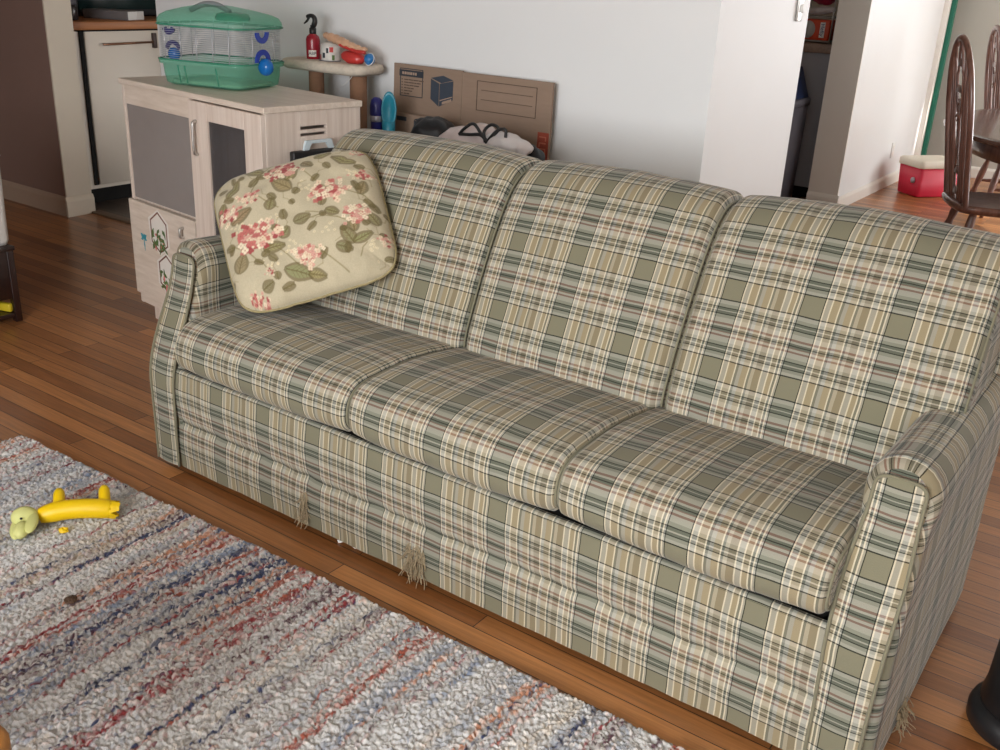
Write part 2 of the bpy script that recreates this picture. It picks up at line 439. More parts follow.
skirt('baseboard_jamb', (-2.178, 6.787, 0), (-1.96, 6.787, 0), (0, -1, 0), JAMB, .1)
skirt('baseboard_far', (-1.95, YB, 0), (XR, YB, 0), (0, -1, 0), TRIM, .09)
# walls behind and beside the camera, with window openings
def wall_open(name, axis, pos, t, a0, a1, openings, mat):
    mb = MB()
    cuts = sorted(openings)
    def blk(a, b, z0, z1):
        if b - a < 1e-4 or z1 - z0 < 1e-4: return
        if axis == 'y': mb.box(((a + b) / 2, pos + t / 2, (z0 + z1) / 2), (b - a, abs(t), z1 - z0))
        else: mb.box((pos + t / 2, (a + b) / 2, (z0 + z1) / 2), (abs(t), b - a, z1 - z0))
    x = a0
    for (o0, o1, z0, z1) in cuts:
        blk(x, o0, 0, CZ); blk(o0, o1, 0, z0); blk(o0, o1, z1, CZ); x = o1
    blk(x, a1, 0, CZ)
    return struct(name, mb, mat)
FW = [(-3.7, -2.7, .75, 2.15), (-1.5, .7, .75, 2.15)]
RW = [(6.0, 8.2, .1, 2.15)]
BWIN = [(-.1, 2.0, .7, 2.15)]
wall_open('wall_front', 'y', YF, -.12, XL, XR, FW, WHITE)
wall_open('wall_right', 'x', XR, .12, YF, YB, RW, WHITE)
wall_open('wall_far', 'y', YB, .12, -2.2, XR, BWIN, BEIGE)
def window_frame(n, axis, pos, o):
    a0, a1, z0, z1 = o
    mb = MB(); w = .05
    def b(a, c, za, zb):
        if axis == 'y': mb.box(((a + c) / 2, pos, (za + zb) / 2), (c - a, .06, zb - za))
        else: mb.box((pos, (a + c) / 2, (za + zb) / 2), (.06, c - a, zb - za))
    b(a0, a0 + w, z0, z1); b(a1 - w, a1, z0, z1); b(a0, a1, z0, z0 + w); b(a0, a1, z1 - w, z1); b((a0 + a1) / 2 - .02, (a0 + a1) / 2 + .02, z0, z1)
    b(a0, a1, (z0 + z1) / 2 - .015, (z0 + z1) / 2 + .015)
    struct('window_%d' % n, mb, TRIM)
k = 1
for o in FW: window_frame(k, 'y', YF - .05, o); k += 1
for o in RW: window_frame(k, 'x', XR + .05, o); k += 1
for o in BWIN: window_frame(k, 'y', YB + .05, o); k += 1

# ------------------------------------------------------------------ sofa
SX0, SX1 = -2.19, -.372            # inner faces of the arms
sofa = thing('sofa', 'long three-seat sofa in green, tan and cream plaid fabric with frayed front edge', 'sofa', (-1.28, 2.0, 0))
OLC = .875 * PW                    # u (or v) at the middle of an olive band

def base_u(x): return x + (1.655 if x < -1.545 else 1.261 if x < -.955 else .657) + OLC
def front_panel():
    mb = MB()
    xs = np.concatenate([np.linspace(SX0 - .04, -1.5451, 110), np.linspace(-1.5449, -.9551, 95), np.linspace(-.9549, SX1 + .045, 104)])
    z_t = .165
    def yoff(x, z):
        g = nz(x * 13, 3.1, z * 2) * .5 + .5 * nz(x * 31, 7.7, z * 3)
        d = abs(z - z_t)
        crease = .008 * math.exp(-(d / .011) ** 2)
        puck = .0055 * g * math.exp(-(d / .035) ** 2)
        bel = -.006 * math.sin(pi * smooth((z - z_t) / .17)) if z > z_t else -.004 * math.sin(pi * smooth((z - .025) / .14))
        return 1.588 + crease + puck + bel + .003 * nz(x * 3, z * 4, 1)
    for (za, zb, ph) in ((.165, .317, .298), (.022, .165, .042)):
        zs = np.linspace(za, zb, 34)
        def fn(i, j):
            x, z = xs[i], zs[j]
            zz = z
            if za < .1 and j == 0: zz = z + .004 * nz(x * 9, 0, 2)
            if abs(z - z_t) < .02: zz = z + .004 * nz(x * 17, 5, 1) * (1 - abs(z - z_t) / .02)
            return (x, yoff(x, z), zz)
        mb.grid(fn, len(xs), len(zs), lambda i, j: (base_u(xs[i]), zs[j] - ph + OLC))
    # rolled top edge going back under the cushions
    zs = np.linspace(0, 1, 8)
    def fn(i, j):
        a = zs[j] * pi / 2
        return (xs[i], yoff(xs[i], .338) + .012 * (1 - math.cos(a)) + (.004 if j == 7 else 0), (.317) + .010 * math.sin(a))
    mb.grid(fn, len(xs), 8, lambda i, j: (base_u(xs[i]), .317 + .02 * zs[j] - .298 + OLC))
    return mb
front_panel().build('front_panel', PLAID, sofa)
d = MB(); d.box((-1.28, 1.985, .18), (1.84, .75, .28), .004); d.build('seat_deck', DARKDECK, sofa)

def y_front(z): return 1.586 + .105 * smooth((z - .27) / (.63 - .27))
def arm(side):
    xc = -2.247 if side < 0 else -.290
    o = side                                  # outer direction
    pr = [(.069, .028), (.068, .15), (.065, .30), (.062, .44), (.061, .52), (.067, .575), (.066, .615), (.050, .648), (.020, .664), (-.020, .664), (-.048, .648),
          (-.064, .612), (-.065, .575), (-.060, .52), (-.061, .40), (-.063, .25), (-.064, .10)]
    P, Ln = catmull(pr, 70)
    S = np.linspace(0, Ln, 70)
    st = [(0, 18), (.12, 12), (.3, 6.5), (.55, 2.2), (1, 0)]       # rounding of the front edge: (t, inset mm)
    ys = [0.004, .007, .012, .018, .028] + list(np.linspace(.06, 1, 30))
    ins = [.017, .011, .0055, .002, 0] + [0] * 30
    mb = MB()
    def fn(i, j):
        dx, z = P[i]
        r = ins[j]
        k = 1 - r / .066
        zz = z - r * smooth((z - .5) / .12)
        yf = y_front(zz); yb = 2.395 + .06 * zz / .66
        y = yf + (ys[j] if j < 5 else .028 + (ys[j] - .06) / .94 * (yb - yf - .028))
        sag = -.012 * smooth((z - .5) / .16) * math.sin(pi * min(1, max(0, (y - 1.7) / .7)))
        w = .0025 * nz(dx * 8, y * 7, zz * 7)
        drop = .026 * smooth((zz - .45) / .18) if o > 0 else 0
        return (xc + o * (dx * k) + w, y, zz + sag + w - drop)
    mb.grid(fn, 70, 35, lambda i, j: (fn(i, j)[1] + .03, S[i] - .47 + OLC + .03))
    f0 = [fn(i, 0) for i in range(70)]; fc_ = np.mean(f0, axis=0)
    mb.add(f0, [tuple(range(70))[::-1]], [(p[0] - xc + OLC, p[2]) for p in f0], smooth=False)
    # closed rear
    e = [fn(i, 34) for i in range(70)]
    mb.add(e, [tuple(range(70))], smooth=False)
    body = mb.build('armrest', PLAID, sofa)
    # front facing panel with welt
    def hw(z):
        w = .047 + .006 * smooth((z - .1) / .3) - .008 * smooth((z - .42) / .16)
        if z > .585: w *= max(0., 1 - ((z - .585) / .037) ** 4) ** .25
        return w
    zs = np.concatenate([np.linspace(.026, .585, 40), .585 + .037 * np.sin(np.linspace(.05, pi / 2, 16)) ** .6])
    fb = MB()
    def ff(i, j):
        z = zs[j]; t = i / 16 * 2 - 1
        return (xc + t * hw(z), y_front(z) - .007 - .005 * (1 - t * t), z - (.014 * smooth((z - .45) / .18) if o > 0 else -.006 * smooth((z - .45) / .18)))
    arc = np.concatenate([[0], np.cumsum(np.hypot(np.diff(zs), np.diff([y_front(z) for z in zs])))])
    i0 = int(np.argmin(abs(zs - .45)))
    fb.grid(ff, 17, len(zs), lambda i, j: ((i / 16 * 2 - 1) * hw(zs[j]) + OLC, arc[j] - arc[i0] + OLC))
    fc = fb.build('arm_facing', PLAID, sofa)
    pts = [ff(0, j) for j in range(len(zs))] + [ff(16, j) for j in range(len(zs) - 2, -1, -1)]
    w = MB(); w.tube([(p[0], p[1] - .002, p[2]) for p in pts], .0036, 8)
    w.uv = [(OLC, OLC) for u, v in w.uv]
    w.build('welt', PLAID, fc)
arm(-1); arm(1)

def cushion(name, prof, xa, xb, uoff, vs, r=.035, n=96, crown=.0, xslant=None, nx=44, sd=0):
    """closed profile in (y,z) swept along x with rounded, welted ends; uv in metres of cloth"""
    P, Ln = catmull(prof, n, closed=True)
    T = np.roll(P, -1, 0) - np.roll(P, 1, 0); T /= np.linalg.norm(T, axis=1)[:, None]
    Nn = np.stack([T[:, 1], -T[:, 0]], 1)
    c = P.mean(0)
    if ((P - c) * Nn).sum() < 0: Nn = -Nn
    S = np.linspace(0, Ln, n, endpoint=False)
    nr = 8
    st = []
    for k in range(nr + 1):
        a = k / nr * pi / 2
        st.append((r * (1 - math.sin(a)), r * (1 - math.cos(a)) if False else r * (1 - math.sin(a)), a))
    L = xb - xa
    stations = [(r * .55 * (1 - math.cos(k / nr * pi / 2)), r * (1 - math.sin(k / nr * pi / 2))) for k in range(nr + 1)]
    xs = [(s_[0], s_[1]) for s_ in stations] + [(x, 0) for x in np.linspace(stations[-1][0], L - stations[-1][0], nx)[1:-1]] + [(L - s_[0], s_[1]) for s_ in stations[::-1]]
    mb = MB()
    def pt(i, j):
        x, ins = xs[j]
        t = x / L
        bul = crown * (max(0, math.sin(pi * t)) ** .55)
        y, z = P[i] + Nn[i] * (bul - ins)
        xx = xa + x
        if xslant: xx += xslant(t, y, z)
        w = .004 * nz(xx * 5 + sd, y * 6, z * 6) + .002 * nz(xx * 16, y * 14 + sd, z * 14)
        return (xx + w * .3, y + w * Nn[i][0], z + w * Nn[i][1])
    V = []; UV = []; F = []
    m = len(xs)
    for j in range(m):
        for i in range(n + 1):
            V.append(pt(i % n, j))
            UV.append((xa + xs[j][0] + uoff + (-xs[j][1] * .6 if j < m / 2 else xs[j][1] * .6), (S[i] if i < n else Ln) + vs))
    for j in range(m - 1):
        for i in range(n):
            q = j * (n + 1) + i
            F.append((q, q + 1, q + n + 2, q + n + 1))
    mb.add(V, F, UV)
    for j in (0, m - 1):
        e = [pt(i, j) for i in range(n)]
        cc = np.mean(e, axis=0)
        mb.add(e + [cc], [((i + 1) % n, i, n) if j == 0 else (i, (i + 1) % n, n) for i in range(n)], [(p[1], p[2]) for p in e] + [(cc[1], cc[2])])
    o = mb.build(name, PLAID, sofa)
    for j in (3, m - 4):
        wb = MB(); wb.tube([Vector(pt(i, j)) + Vector((0, Nn[i][0] * .0015, Nn[i][1] * .0015)) for i in range(n)], .0035, 6, closed=True)
        wb.uv = [(OLC, OLC) for u, v in wb.uv]
        wb.build('welt', PLAID, o)
    return o

seat_prof = [(1.605, .352), (1.574, .355), (1.553, .376), (1.549, .414), (1.562, .452), (1.595, .477), (1.66, .487), (1.78, .488), (1.92, .474), (2.03, .452), (2.07, .42), (2.06, .37), (2.0, .354), (1.8, .352)]
# arc length of the profile where z = .385 on the front lies about .06 from its start
for xa, xb, ub, sd in ((-2.145, -1.507, -1.847, 0), (-1.505, -.917, -1.234, 5), (-.915, -.345, -.633, 9)):
    cushion('seat_cushion', seat_prof, xa, xb, -ub + OLC, -.068 + OLC, r=.03, crown=.008, sd=sd)
back_prof = [(1.972, .452), (1.974, .51), (2.03, .65), (2.095, .78), (2.15, .865), (2.205, .912), (2.27, .928), (2.335, .915), (2.375, .87), (2.37, .75), (2.30, .60), (2.22, .475), (2.12, .440), (2.02, .432)]
def sl(a, b):
    def f(t, y, z):
        s = smooth((z - .50) / .17)
        return (a * (1 - t) ** 3 + b * t ** 3) * s
    return f
for xa, xb, ub, sd, s_ in ((-2.155, -1.482, -1.645, 21, None), (-1.478, -.895, -1.203, 27, None), (-.891, -.262, -.61, 33, None)):
    cushion('back_cushion', back_prof, xa, xb, -ub + OLC, -.12 + OLC - .024, r=.045, n=110, crown=.016, xslant=s_, sd=sd)
fr = MB()
fr.prism([(2.22, .05), (2.395, .05), (2.455, .80), (2.43, .845), (2.38, .845), (2.33, .80)], -2.295, -.238)
fr.v = [(p[1], p[0], p[2]) for p in fr.v]; fr.uv = [(p[0], p[2]) for p in fr.v]
fr.f = [f[::-1] for f in fr.f]
fr.build('back_frame', PLAID, sofa)
for lx in (-2.25, -.285):
    for ly in (1.68, 2.33):
        MB().lathe([(.022, 0), (.026, .012), (.026, .06)], (lx, ly, 0), 14).build('foot', BLACK, sofa)
# clawed, frayed patches of cloth
def fray(cx, cy, z0, z1, w, n, seed, dirn=(0, -1), lay=.6):
    r = random.Random(seed); mb = MB()
    dx, dy = dirn
    for k in range(n):
        t = r.uniform(-w, w); zz = r.uniform(z0 + .3 * (z1 - z0), z1); ln = r.uniform(.018, .05)
        p = Vector((cx + t * abs(dy) + .0, cy + t * abs(dx), zz)); pts = [p.copy()]
        vel = Vector((dx * .4 + r.uniform(-.5, .5), dy * .25 + r.uniform(-.1, .1), r.uniform(-1, -.3)))
        for s_ in range(6):
            vel += Vector((r.uniform(-.5, .5), r.uniform(-.2, .2), r.uniform(-.5, .15)))
            p = p + vel.normalized() * ln / 6
            if p.z < .003: p.z = .003
            pts.append(p.copy())
        mb.tube(pts, r.uniform(.0006, .0014), 4)
    return mb
fray(-1.690, 1.583, .02, .125, .013, 80, 3).build('frayed_tuft', THREAD, sofa)
fray(-1.312, 1.583, .015, .115, .026, 115, 5).build('frayed_tuft', THREAD, sofa)
fray(-.218, 1.80, .02, .085, .03, 60, 8, dirn=(1, 0)).build('frayed_tuft', THREAD, sofa)

# ------------------------------------------------------------------ floral pillow
def vnoise(X, Y, seed):
    r = np.random.default_rng(seed); G = r.random((256, 256))
    xi = np.floor(X).astype(int); yi = np.floor(Y).astype(int); fx = X - xi; fy = Y - yi
    fx = fx * fx * (3 - 2 * fx); fy = fy * fy * (3 - 2 * fy)
    g = lambda a, b: G[a % 256, b % 256]
    return (g(xi, yi) * (1 - fx) + g(xi + 1, yi) * fx) * (1 - fy) + (g(xi, yi + 1) * (1 - fx) + g(xi + 1, yi + 1) * fx) * fy
lin = lambda r, g, b: np.array(srgb(r, g, b)[:3])

def paint_floral(N):
    S, T = np.meshgrid((np.arange(N) + .5) / N, (np.arange(N) + .5) / N)      # S across, T up
    img = np.tile(lin(186, 176, 150), (N, N, 1))
    img *= (.94 + .1 * vnoise(S * 9, T * 9, 2))[..., None]
    r = np.random.default_rng(4)
    def blend(mask, c, a=1.0):
        m = np.clip(mask, 0, 1)[..., None] * a
        img[:] = img * (1 - m) + np.array(c) * m
    aa = 1.2 / N
    def line(pts, w, c, a=1):
        for (x0, y0), (x1, y1) in zip(pts[:-1], pts[1:]):
            dx, dy = x1 - x0, y1 - y0; L2 = dx * dx + dy * dy + 1e-9
            t = np.clip(((S - x0) * dx + (T - y0) * dy) / L2, 0, 1)
            d = np.hypot(S - x0 - t * dx, T - y0 - t * dy)
            blend((w - d) / aa + .5, c, a)
    def leaf(cx, cy, ang, L, W, c=(150, 142, 100), a=.9):
        L *= .92; W *= .9
        u = ((S - cx) * math.cos(ang) + (T - cy) * math.sin(ang)) / L
        v = (-(S - cx) * math.sin(ang) + (T - cy) * math.cos(ang)) / W
        e = np.clip(1 - u ** 2, 0, 1) * (1 - .3 * u)
        ins = (e * 1 - np.abs(v)) * W / aa
        dark = lin(104, 92, 58)
        blend(np.where(np.abs(u) < 1, ins + .5 + 2.4, 0) * (np.abs(u) < 1.02), dark, .75)
        blend(np.where(np.abs(u) < .97, ins - .8, 0), lin(*c), a * .62)
        blend((np.abs(v * W) < aa * .9) * (np.abs(u) < .9), dark, .7)
        for q in (-.5, -.2, .1, .4):
            blend((np.abs((u - q) * L - np.abs(v * W) * .9) < aa * .6) * (np.abs(v) < e * .85), dark, .45)
    def flower(cx, cy, R, deep, n, seed):
        q = np.random.default_rng(seed)
        cols = [lin(222, 200, 172), lin(210, 158, 144), lin(188, 108, 102), lin(160, 72, 74), lin(230, 216, 188)]
        pr = [.34, .22, .14, .06, .24] if not deep else [.22, .24, .22, .14, .18]
        for k in range(int(n * 1.3)):
            a = q.uniform(0, 2 * pi); d = R * math.sqrt(q.random()) * (1 + .25 * q.standard_normal())
            x, y = cx + d * math.cos(a) * 1.15, cy + d * math.sin(a) * .8
            c = cols[q.choice(5, p=pr)]; s_ = R * q.uniform(.10, .17)
            b0 = q.uniform(0, pi)
            for p_ in range(4):
                px, py = x + s_ * .8 * math.cos(b0 + p_ * pi / 2), y + s_ * .8 * math.sin(b0 + p_ * pi / 2)
                dd = np.hypot(S - px, T - py)
                blend((s_ * .74 - dd) / aa + .5, c * .72, .55)
                blend((s_ * .60 - dd) / aa + .5, c, .95)
            blend((s_ * .22 - np.hypot(S - x, T - y)) / aa + .5, lin(150, 76, 70), .7)
    stem = lin(132, 122, 84)
    for pts in ([(.42, .97), (.36, .9), (.27, .78), (.22, .70)], [(.08, .43), (.16, .35), (.24, .2)], [(.55, .25), (.62, .17), (.70, .06)], [(.52, .44), (.62, .45), (.72, .41), (.78, .36)],
                [(.78, .60), (.90, .54), (.97, .42)], [(.40, .58), (.33, .66), (.28, .73)], [(.3, .36), (.38, .26), (.45, .14)], [(.60, .80), (.66, .70), (.71, .63)], [(.55, .50), (.62, .47)], [(.86, .2), (.8, .12)]):
        line(pts, .0035, stem, .85)
    for a in ((.30, .93, 2.6, .075, .03), (.45, .74, 2.3, .085, .045), (.52, .80, .8, .06, .028), (.17, .61, .3, .085, .04), (.36, .62, 1.2, .05, .03), (.52, .46, .2, .06, .035), (.70, .46, -.6, .05, .028),
              (.10, .30, 1.0, .07, .045), (.32, .32, .0, .075, .032), (.76, .27, 2.0, .075, .035), (.84, .24, .4, .07, .03), (.72, .20, -.5, .06, .03), (.80, .34, 1.6, .06, .026), (.42, .13, -.5, .095, .05), (.52, .09, -.4, .06, .03),
              (.9, .60, 1.2, .06, .03), (.84, .86, 2.6, .09, .035), (.72, .93, .3, .06, .026), (.62, .87, -.8, .05, .025), (.92, .36, 2.0, .06, .03), (.15, .84, .9, .08, .03), (.06, .72, 1.2, .05, .03), (.40, .40, .8, .05, .03), (.22, .1, .4, .05, .025), (.66, .56, 1.2, .05, .02)):
        leaf(*a, c=(156 + int(r.integers(-12, 12)), 148 + int(r.integers(-10, 10)), 108))
    for a in ((.35, .50), (.60, .60), (.55, .70), (.44, .30), (.85, .72), (.28, .2), (.65, .35), (.9, .15), (.12, .52), (.5, .93)):
        for k in range(9):
            x, y = a[0] + r.normal() * .03, a[1] + r.normal() * .03
            blend((.008 - np.hypot(S - x, T - y)) / aa + .5, lin(226, 214, 180), .8)
            blend((.003 - np.hypot(S - x, T - y)) / aa + .5, lin(150, 138, 96), .8)
    for q_ in range(46):
        x, y, an = r.random(), r.random(), r.uniform(0, 6.28)
        line([(x, y), (x + .05 * math.cos(an), y + .05 * math.sin(an)), (x + .085 * math.cos(an + .5), y + .085 * math.sin(an + .5))], .0022, lin(128, 116, 80), .6)
        leaf(x + .10 * math.cos(an + .5), y + .10 * math.sin(an + .5), an + .6, r.uniform(.022, .045), r.uniform(.010, .018), c=(176, 168, 130), a=.7)
    for a in ((.47, .86, .085, 1, 60, 1), (.24, .42, .105, 1, 85, 2), (.70, .62, .09, 0, 60, 3), (.50, .22, .07, 0, 44, 5), (.84, .40, .075, 0, 46, 6), (.08, .66, .07, 0, 40, 7), (.93, .70, .05, 1, 26, 8), (.12, .04, .055, 1, 26, 9), (.24, .72, .06, 0, 34, 10),
              (.96, .2, .05, 0, 24, 11), (.24, .17, .03, 1, 12, 12), (.95, .96, .05, 0, 22, 14)):
        flower(*a)
    return img

def pillow():
    BL = np.array((-2.025, 1.735, .474)); BR = np.array((-1.740, 2.005, .595)); TR = np.array((-1.980, 2.145, .862)); TL = np.array((-2.310, 1.890, .738))
    N = 250
    img = paint_floral(N)
    nrm = np.cross(BR - BL, TL - BL); nrm /= np.linalg.norm(nrm)
    if nrm[1] > 0: nrm = -nrm
    V = np.zeros((2, N, N, 3)); C = np.zeros((2, N, N, 4)); C[..., 3] = 1
    g = np.linspace(-1, 1, N)
    U, W = np.meshgrid(g, g)
    rm = np.maximum(np.abs(U), np.abs(W)) + 1e-9; sq = 1 + (rm / (np.abs(U) ** 6 + np.abs(W) ** 6 + 1e-12) ** (1 / 6) - 1) * rm ** 2
    Us = U * sq * 1.10; Ws = W * sq * 1.10
    # slight waviness of the seam
    Us = Us + .012 * (vnoise(U * 0 + 3, W * 7 + 9, 5) - .5) * np.abs(U) ** 6
    Ws = Ws + .016 * (vnoise(U * 9 + 9, W * 0 + 3, 6) - .5) * np.abs(W) ** 6
    a = (Us + 1) / 2; b = (Ws + 1) / 2
    base = (1 - a)[..., None] * (1 - b)[..., None] * BL + a[..., None] * (1 - b)[..., None] * BR + a[..., None] * b[..., None] * TR + (1 - a)[..., None] * b[..., None] * TL
    h = .080 * np.clip(1 - np.abs(U) ** 3.0, 0, 1) ** .5 * np.clip(1 - np.abs(W) ** 3.0, 0, 1) ** .5
    edge = np.maximum(np.abs(U), np.abs(W))
    wr = (vnoise(U * 5 + 20, W * 5 + 20, 8) - .5) * .010 + (vnoise(U * 14 + 20, W * 14 + 20, 9) - .5) * .004 * edge ** 2
    hh = h + wr * np.clip((1 - edge) * 9, 0, 1)
    cen = base + nrm * .060
    V[0] = cen + hh[..., None] * nrm; V[1] = cen - (h * .8)[..., None] * nrm
    C[0, ..., :3] = img; C[1, ..., :3] = img[:, ::-1]
    VV = V.reshape(-1, 3); CC = C.reshape(-1, 4)
    idx = np.arange(N * N).reshape(N, N)
    q = np.stack([idx[:-1, :-1], idx[:-1, 1:], idx[1:, 1:], idx[1:, :-1]], -1).reshape(-1, 4)
    F = np.concatenate([q[:, ::-1] if False else q, (q + N * N)[:, ::-1]])
    root = VV.mean(0); root[2] = VV[:, 2].min()
    t = thing('throw_pillow', 'square floral throw pillow with pink blossoms leaning in the left sofa corner', 'pillow', tuple(root))
    me = bpy.data.meshes.new('pillow_cover')
    me.from_pydata((VV - root).tolist(), [], F.tolist())
    me.polygons.foreach_set('use_smooth', [True] * len(F))
    at = me.color_attributes.new('Col', 'FLOAT_COLOR', 'POINT'); at.data.foreach_set('color', CC.ravel().astype(np.float32))
    me.materials.append(attr_mat('floral_cotton', .85, .15)); me.update()
    o = bpy.data.objects.new('pillow_cover', me); COL.objects.link(o); o.parent = t
    ring = [cen[0, i] for i in range(0, N, 4)] + [cen[i, -1] for i in range(0, N, 4)] + [cen[-1, i] for i in range(N - 1, 0, -4)] + [cen[i, 0] for i in range(N - 1, 0, -4)]
    w = MB(); w.tube(ring, .0042, 6, closed=True)
    w.build('piping', plain('olive_pillow_piping', srgb(150, 138, 100), .85, var=.15, scale=120), t)
pillow()

# ------------------------------------------------------------------ rug
def rug():
    step = .0027; Lx, Ly = 2.85, 1.05
    nx, ny = int(Lx / step), int(Ly / step)
    X, Y = np.meshgrid(np.arange(nx) * step, -np.arange(ny) * step)
    # tufts: jittered cells
    def cells(X, Y, cs, seed):
        G = np.random.default_rng(seed); J = G.random((512, 512, 3))
        gx = X / cs; gy = Y / cs
        ix = np.floor(gx).astype(int); iy = np.floor(gy).astype(int)
        best = np.full(X.shape, 9.); idv = np.zeros(X.shape)
        for a in (-1, 0, 1):
            for b in (-1, 0, 1):
                j = J[(ix + a) % 512, (iy + b) % 512]
                d = np.hypot(ix + a + j[..., 0] - gx, iy + b + j[..., 1] - gy)
                m = d < best
                best = np.where(m, d, best); idv = np.where(m, j[..., 2], idv)
        return best, idv
    wx = X + .012 * (vnoise(X * 40, Y * 40 + 500, 1) - .5); wy = Y + .012 * (vnoise(X * 40 + 99, Y * 40 + 500, 2) - .5)
    d1, id1 = cells(wx + 10, wy * .8 + 10, .0066, 3)
    H = .013 + 0.013 * np.clip(1 - d1 ** 2 * 1.1, 0, 1) * (.6 + .4 * id1) + .006 * (vnoise(X * 18, Y * 9 + 300, 4) - .5)
    eu = np.minimum(np.minimum(X, Lx - X), np.minimum(-Y, Ly + Y))
    H *= np.clip(eu / .012, 0.15, 1)
    # colour streaks run along y
    ww = X + .05 * (vnoise(X * 2 + 7, Y * 3 + 300, 12) - .5) + .012 * (vnoise(X * 20, Y * 22 + 300, 13) - .5)
    def streak(f, g, seed): return vnoise(ww * f + 50, Y * g + 300, seed) * .65 + vnoise(ww * f * 2.3 + 9, Y * g * 2.5 + 300, seed + 50) * .35
    band = vnoise(X * 3.2 + 30, Y * .35 + 300, 31)
    col = np.tile(lin(203, 203, 202), X.shape + (1,))
    def lay(c, m): 
        mm = np.clip(m, 0, 1)[..., None]; col[:] = col * (1 - mm) + np.array(lin(*c)) * mm
    jit = (id1 - .5)
    lay((188, 174, 156), (streak(16, 1.0, 20) + jit * .3 - .60) * 6)
    lay((160, 164, 172), (streak(20, 1.2, 21) + jit * .35 - .60) * 7)
    lay((186, 132, 104), (streak(30, .8, 22) + jit * .3 + band * .12 - .79) * 11)
    lay((122, 134, 156), (streak(26, .9, 23) + jit * .3 + band * .20 - .80) * 10)
    lay((52, 60, 92), (streak(32, .8, 24) + jit * .3 + band * .24 - .85) * 13)
    lay((138, 54, 56), (streak(50, .6, 25) + jit * .25 + band * .20 - .84) * 14)
    lay((156, 82, 64), (streak(44, .6, 26) + jit * .25 + band * .12 - .82) * 13)
    lay((84, 50, 62), (streak(40, .9, 27) + jit * .3 + band * .2 - .89) * 13)
    lay((236, 232, 226), (id1 - .66) * 3 * .7)
    lay((132, 122, 114), (.24 - id1) * 5 * .5)
    ang = math.atan2(.06, 2.2)
    ca, sa = math.cos(ang), math.sin(ang)
    ox, oy = -2.745, 1.418
    jx = .004 * (vnoise(X * 60, Y * 60 + 900, 41) - .5) * 2; jy = .004 * (vnoise(X * 60 + 40, Y * 60 + 900, 42) - .5) * 2
    # ragged outline
    jy = jy + np.where(-Y < .01, .010 * (vnoise(X * 50, Y * 0, 43) - .5), 0); jx = jx + np.where(X < .01, .010 * (vnoise(X * 0, Y * 50 + 900, 44) - .5), 0)
    PX = (X + jx) * ca - (Y + jy) * sa; PY = (X + jx) * sa + (Y + jy) * ca
    V = np.stack([PX, PY, H], -1).reshape(-1, 3)
    idx = np.arange(nx * ny).reshape(ny, nx)
    F = np.stack([idx[:-1, :-1], idx[1:, :-1], idx[1:, 1:], idx[:-1, 1:]], -1).reshape(-1, 4)
    me = bpy.data.meshes.new('pile')
    me.vertices.add(len(V)); me.vertices.foreach_set('co', V.ravel().astype(np.float32))
    me.loops.add(F.size); me.loops.foreach_set('vertex_index', F.ravel().astype(np.int32))
    me.polygons.add(len(F)); me.polygons.foreach_set('loop_start', (np.arange(len(F)) * 4).astype(np.int32))
    me.update(calc_edges=True)
    me.polygons.foreach_set('use_smooth', np.ones(len(F), bool))
    at = me.color_attributes.new('Col', 'FLOAT_COLOR', 'POINT')
    at.data.foreach_set('color', np.concatenate([col, np.ones(X.shape + (1,))], -1).reshape(-1, 4).ravel().astype(np.float32))
    me.materials.append(attr_mat('shag_wool', .95, .3, .5)); me.validate(); me.update()
    t = thing('rug', 'cream shag rug streaked with navy, rust and red, on the floor before the sofa', 'rug', (ox, oy, 0))
    o = bpy.data.objects.new('pile', me); COL.objects.link(o); o.parent = t
    b = MB(); b.box((Lx / 2, -Ly / 2, .004), (Lx - .01, Ly - .01, .006))
    b.v = [(p[0] * ca - p[1] * sa + ox, p[0] * sa + p[1] * ca + oy, p[2]) for p in b.v]
    b.build('backing', plain('rug_backing', srgb(150, 130, 106), .9), t)
rug()
RZ = .026     # top of the pile

# ------------------------------------------------------------------ dog toy and scraps on the rug
toy = thing('dog_toy', 'torn yellow rubber dog toy with pale floppy-eared head lying on the rug', 'dog toy', (-2.16, 1.22, RZ))
pth, _ = catmull([(-2.205, 1.150, .050), (-2.178, 1.192, .057), (-2.147, 1.230, .058), (-2.118, 1.262, .055), (-2.098, 1.285, .050)], 22)
rad = [.019, .0215, .0235, .0245] + [.0258] * 15 + [.0255, .025, .0245]
b = MB(); b.tube(pth, rad, 18)
def leg(px, py, z, dx, dy, L):
    q, _ = catmull([(px, py, z), (px + dx * L * .5, py + dy * L * .5, z + .014), (px + dx * L, py + dy * L, z + .024)], 12)
    b.tube(q, [.017, .0165, .016, .0155, .015, .0148, .0145, .0145, .014, .012, .009, .003], 14)
b.build('body', YEL, toy)
for (px, py) in ((-2.190, 1.196), (-2.117, 1.280)):
    b = MB(); leg(px, py, .058, -.80, .55, .066); b.build('leg', YEL, toy)
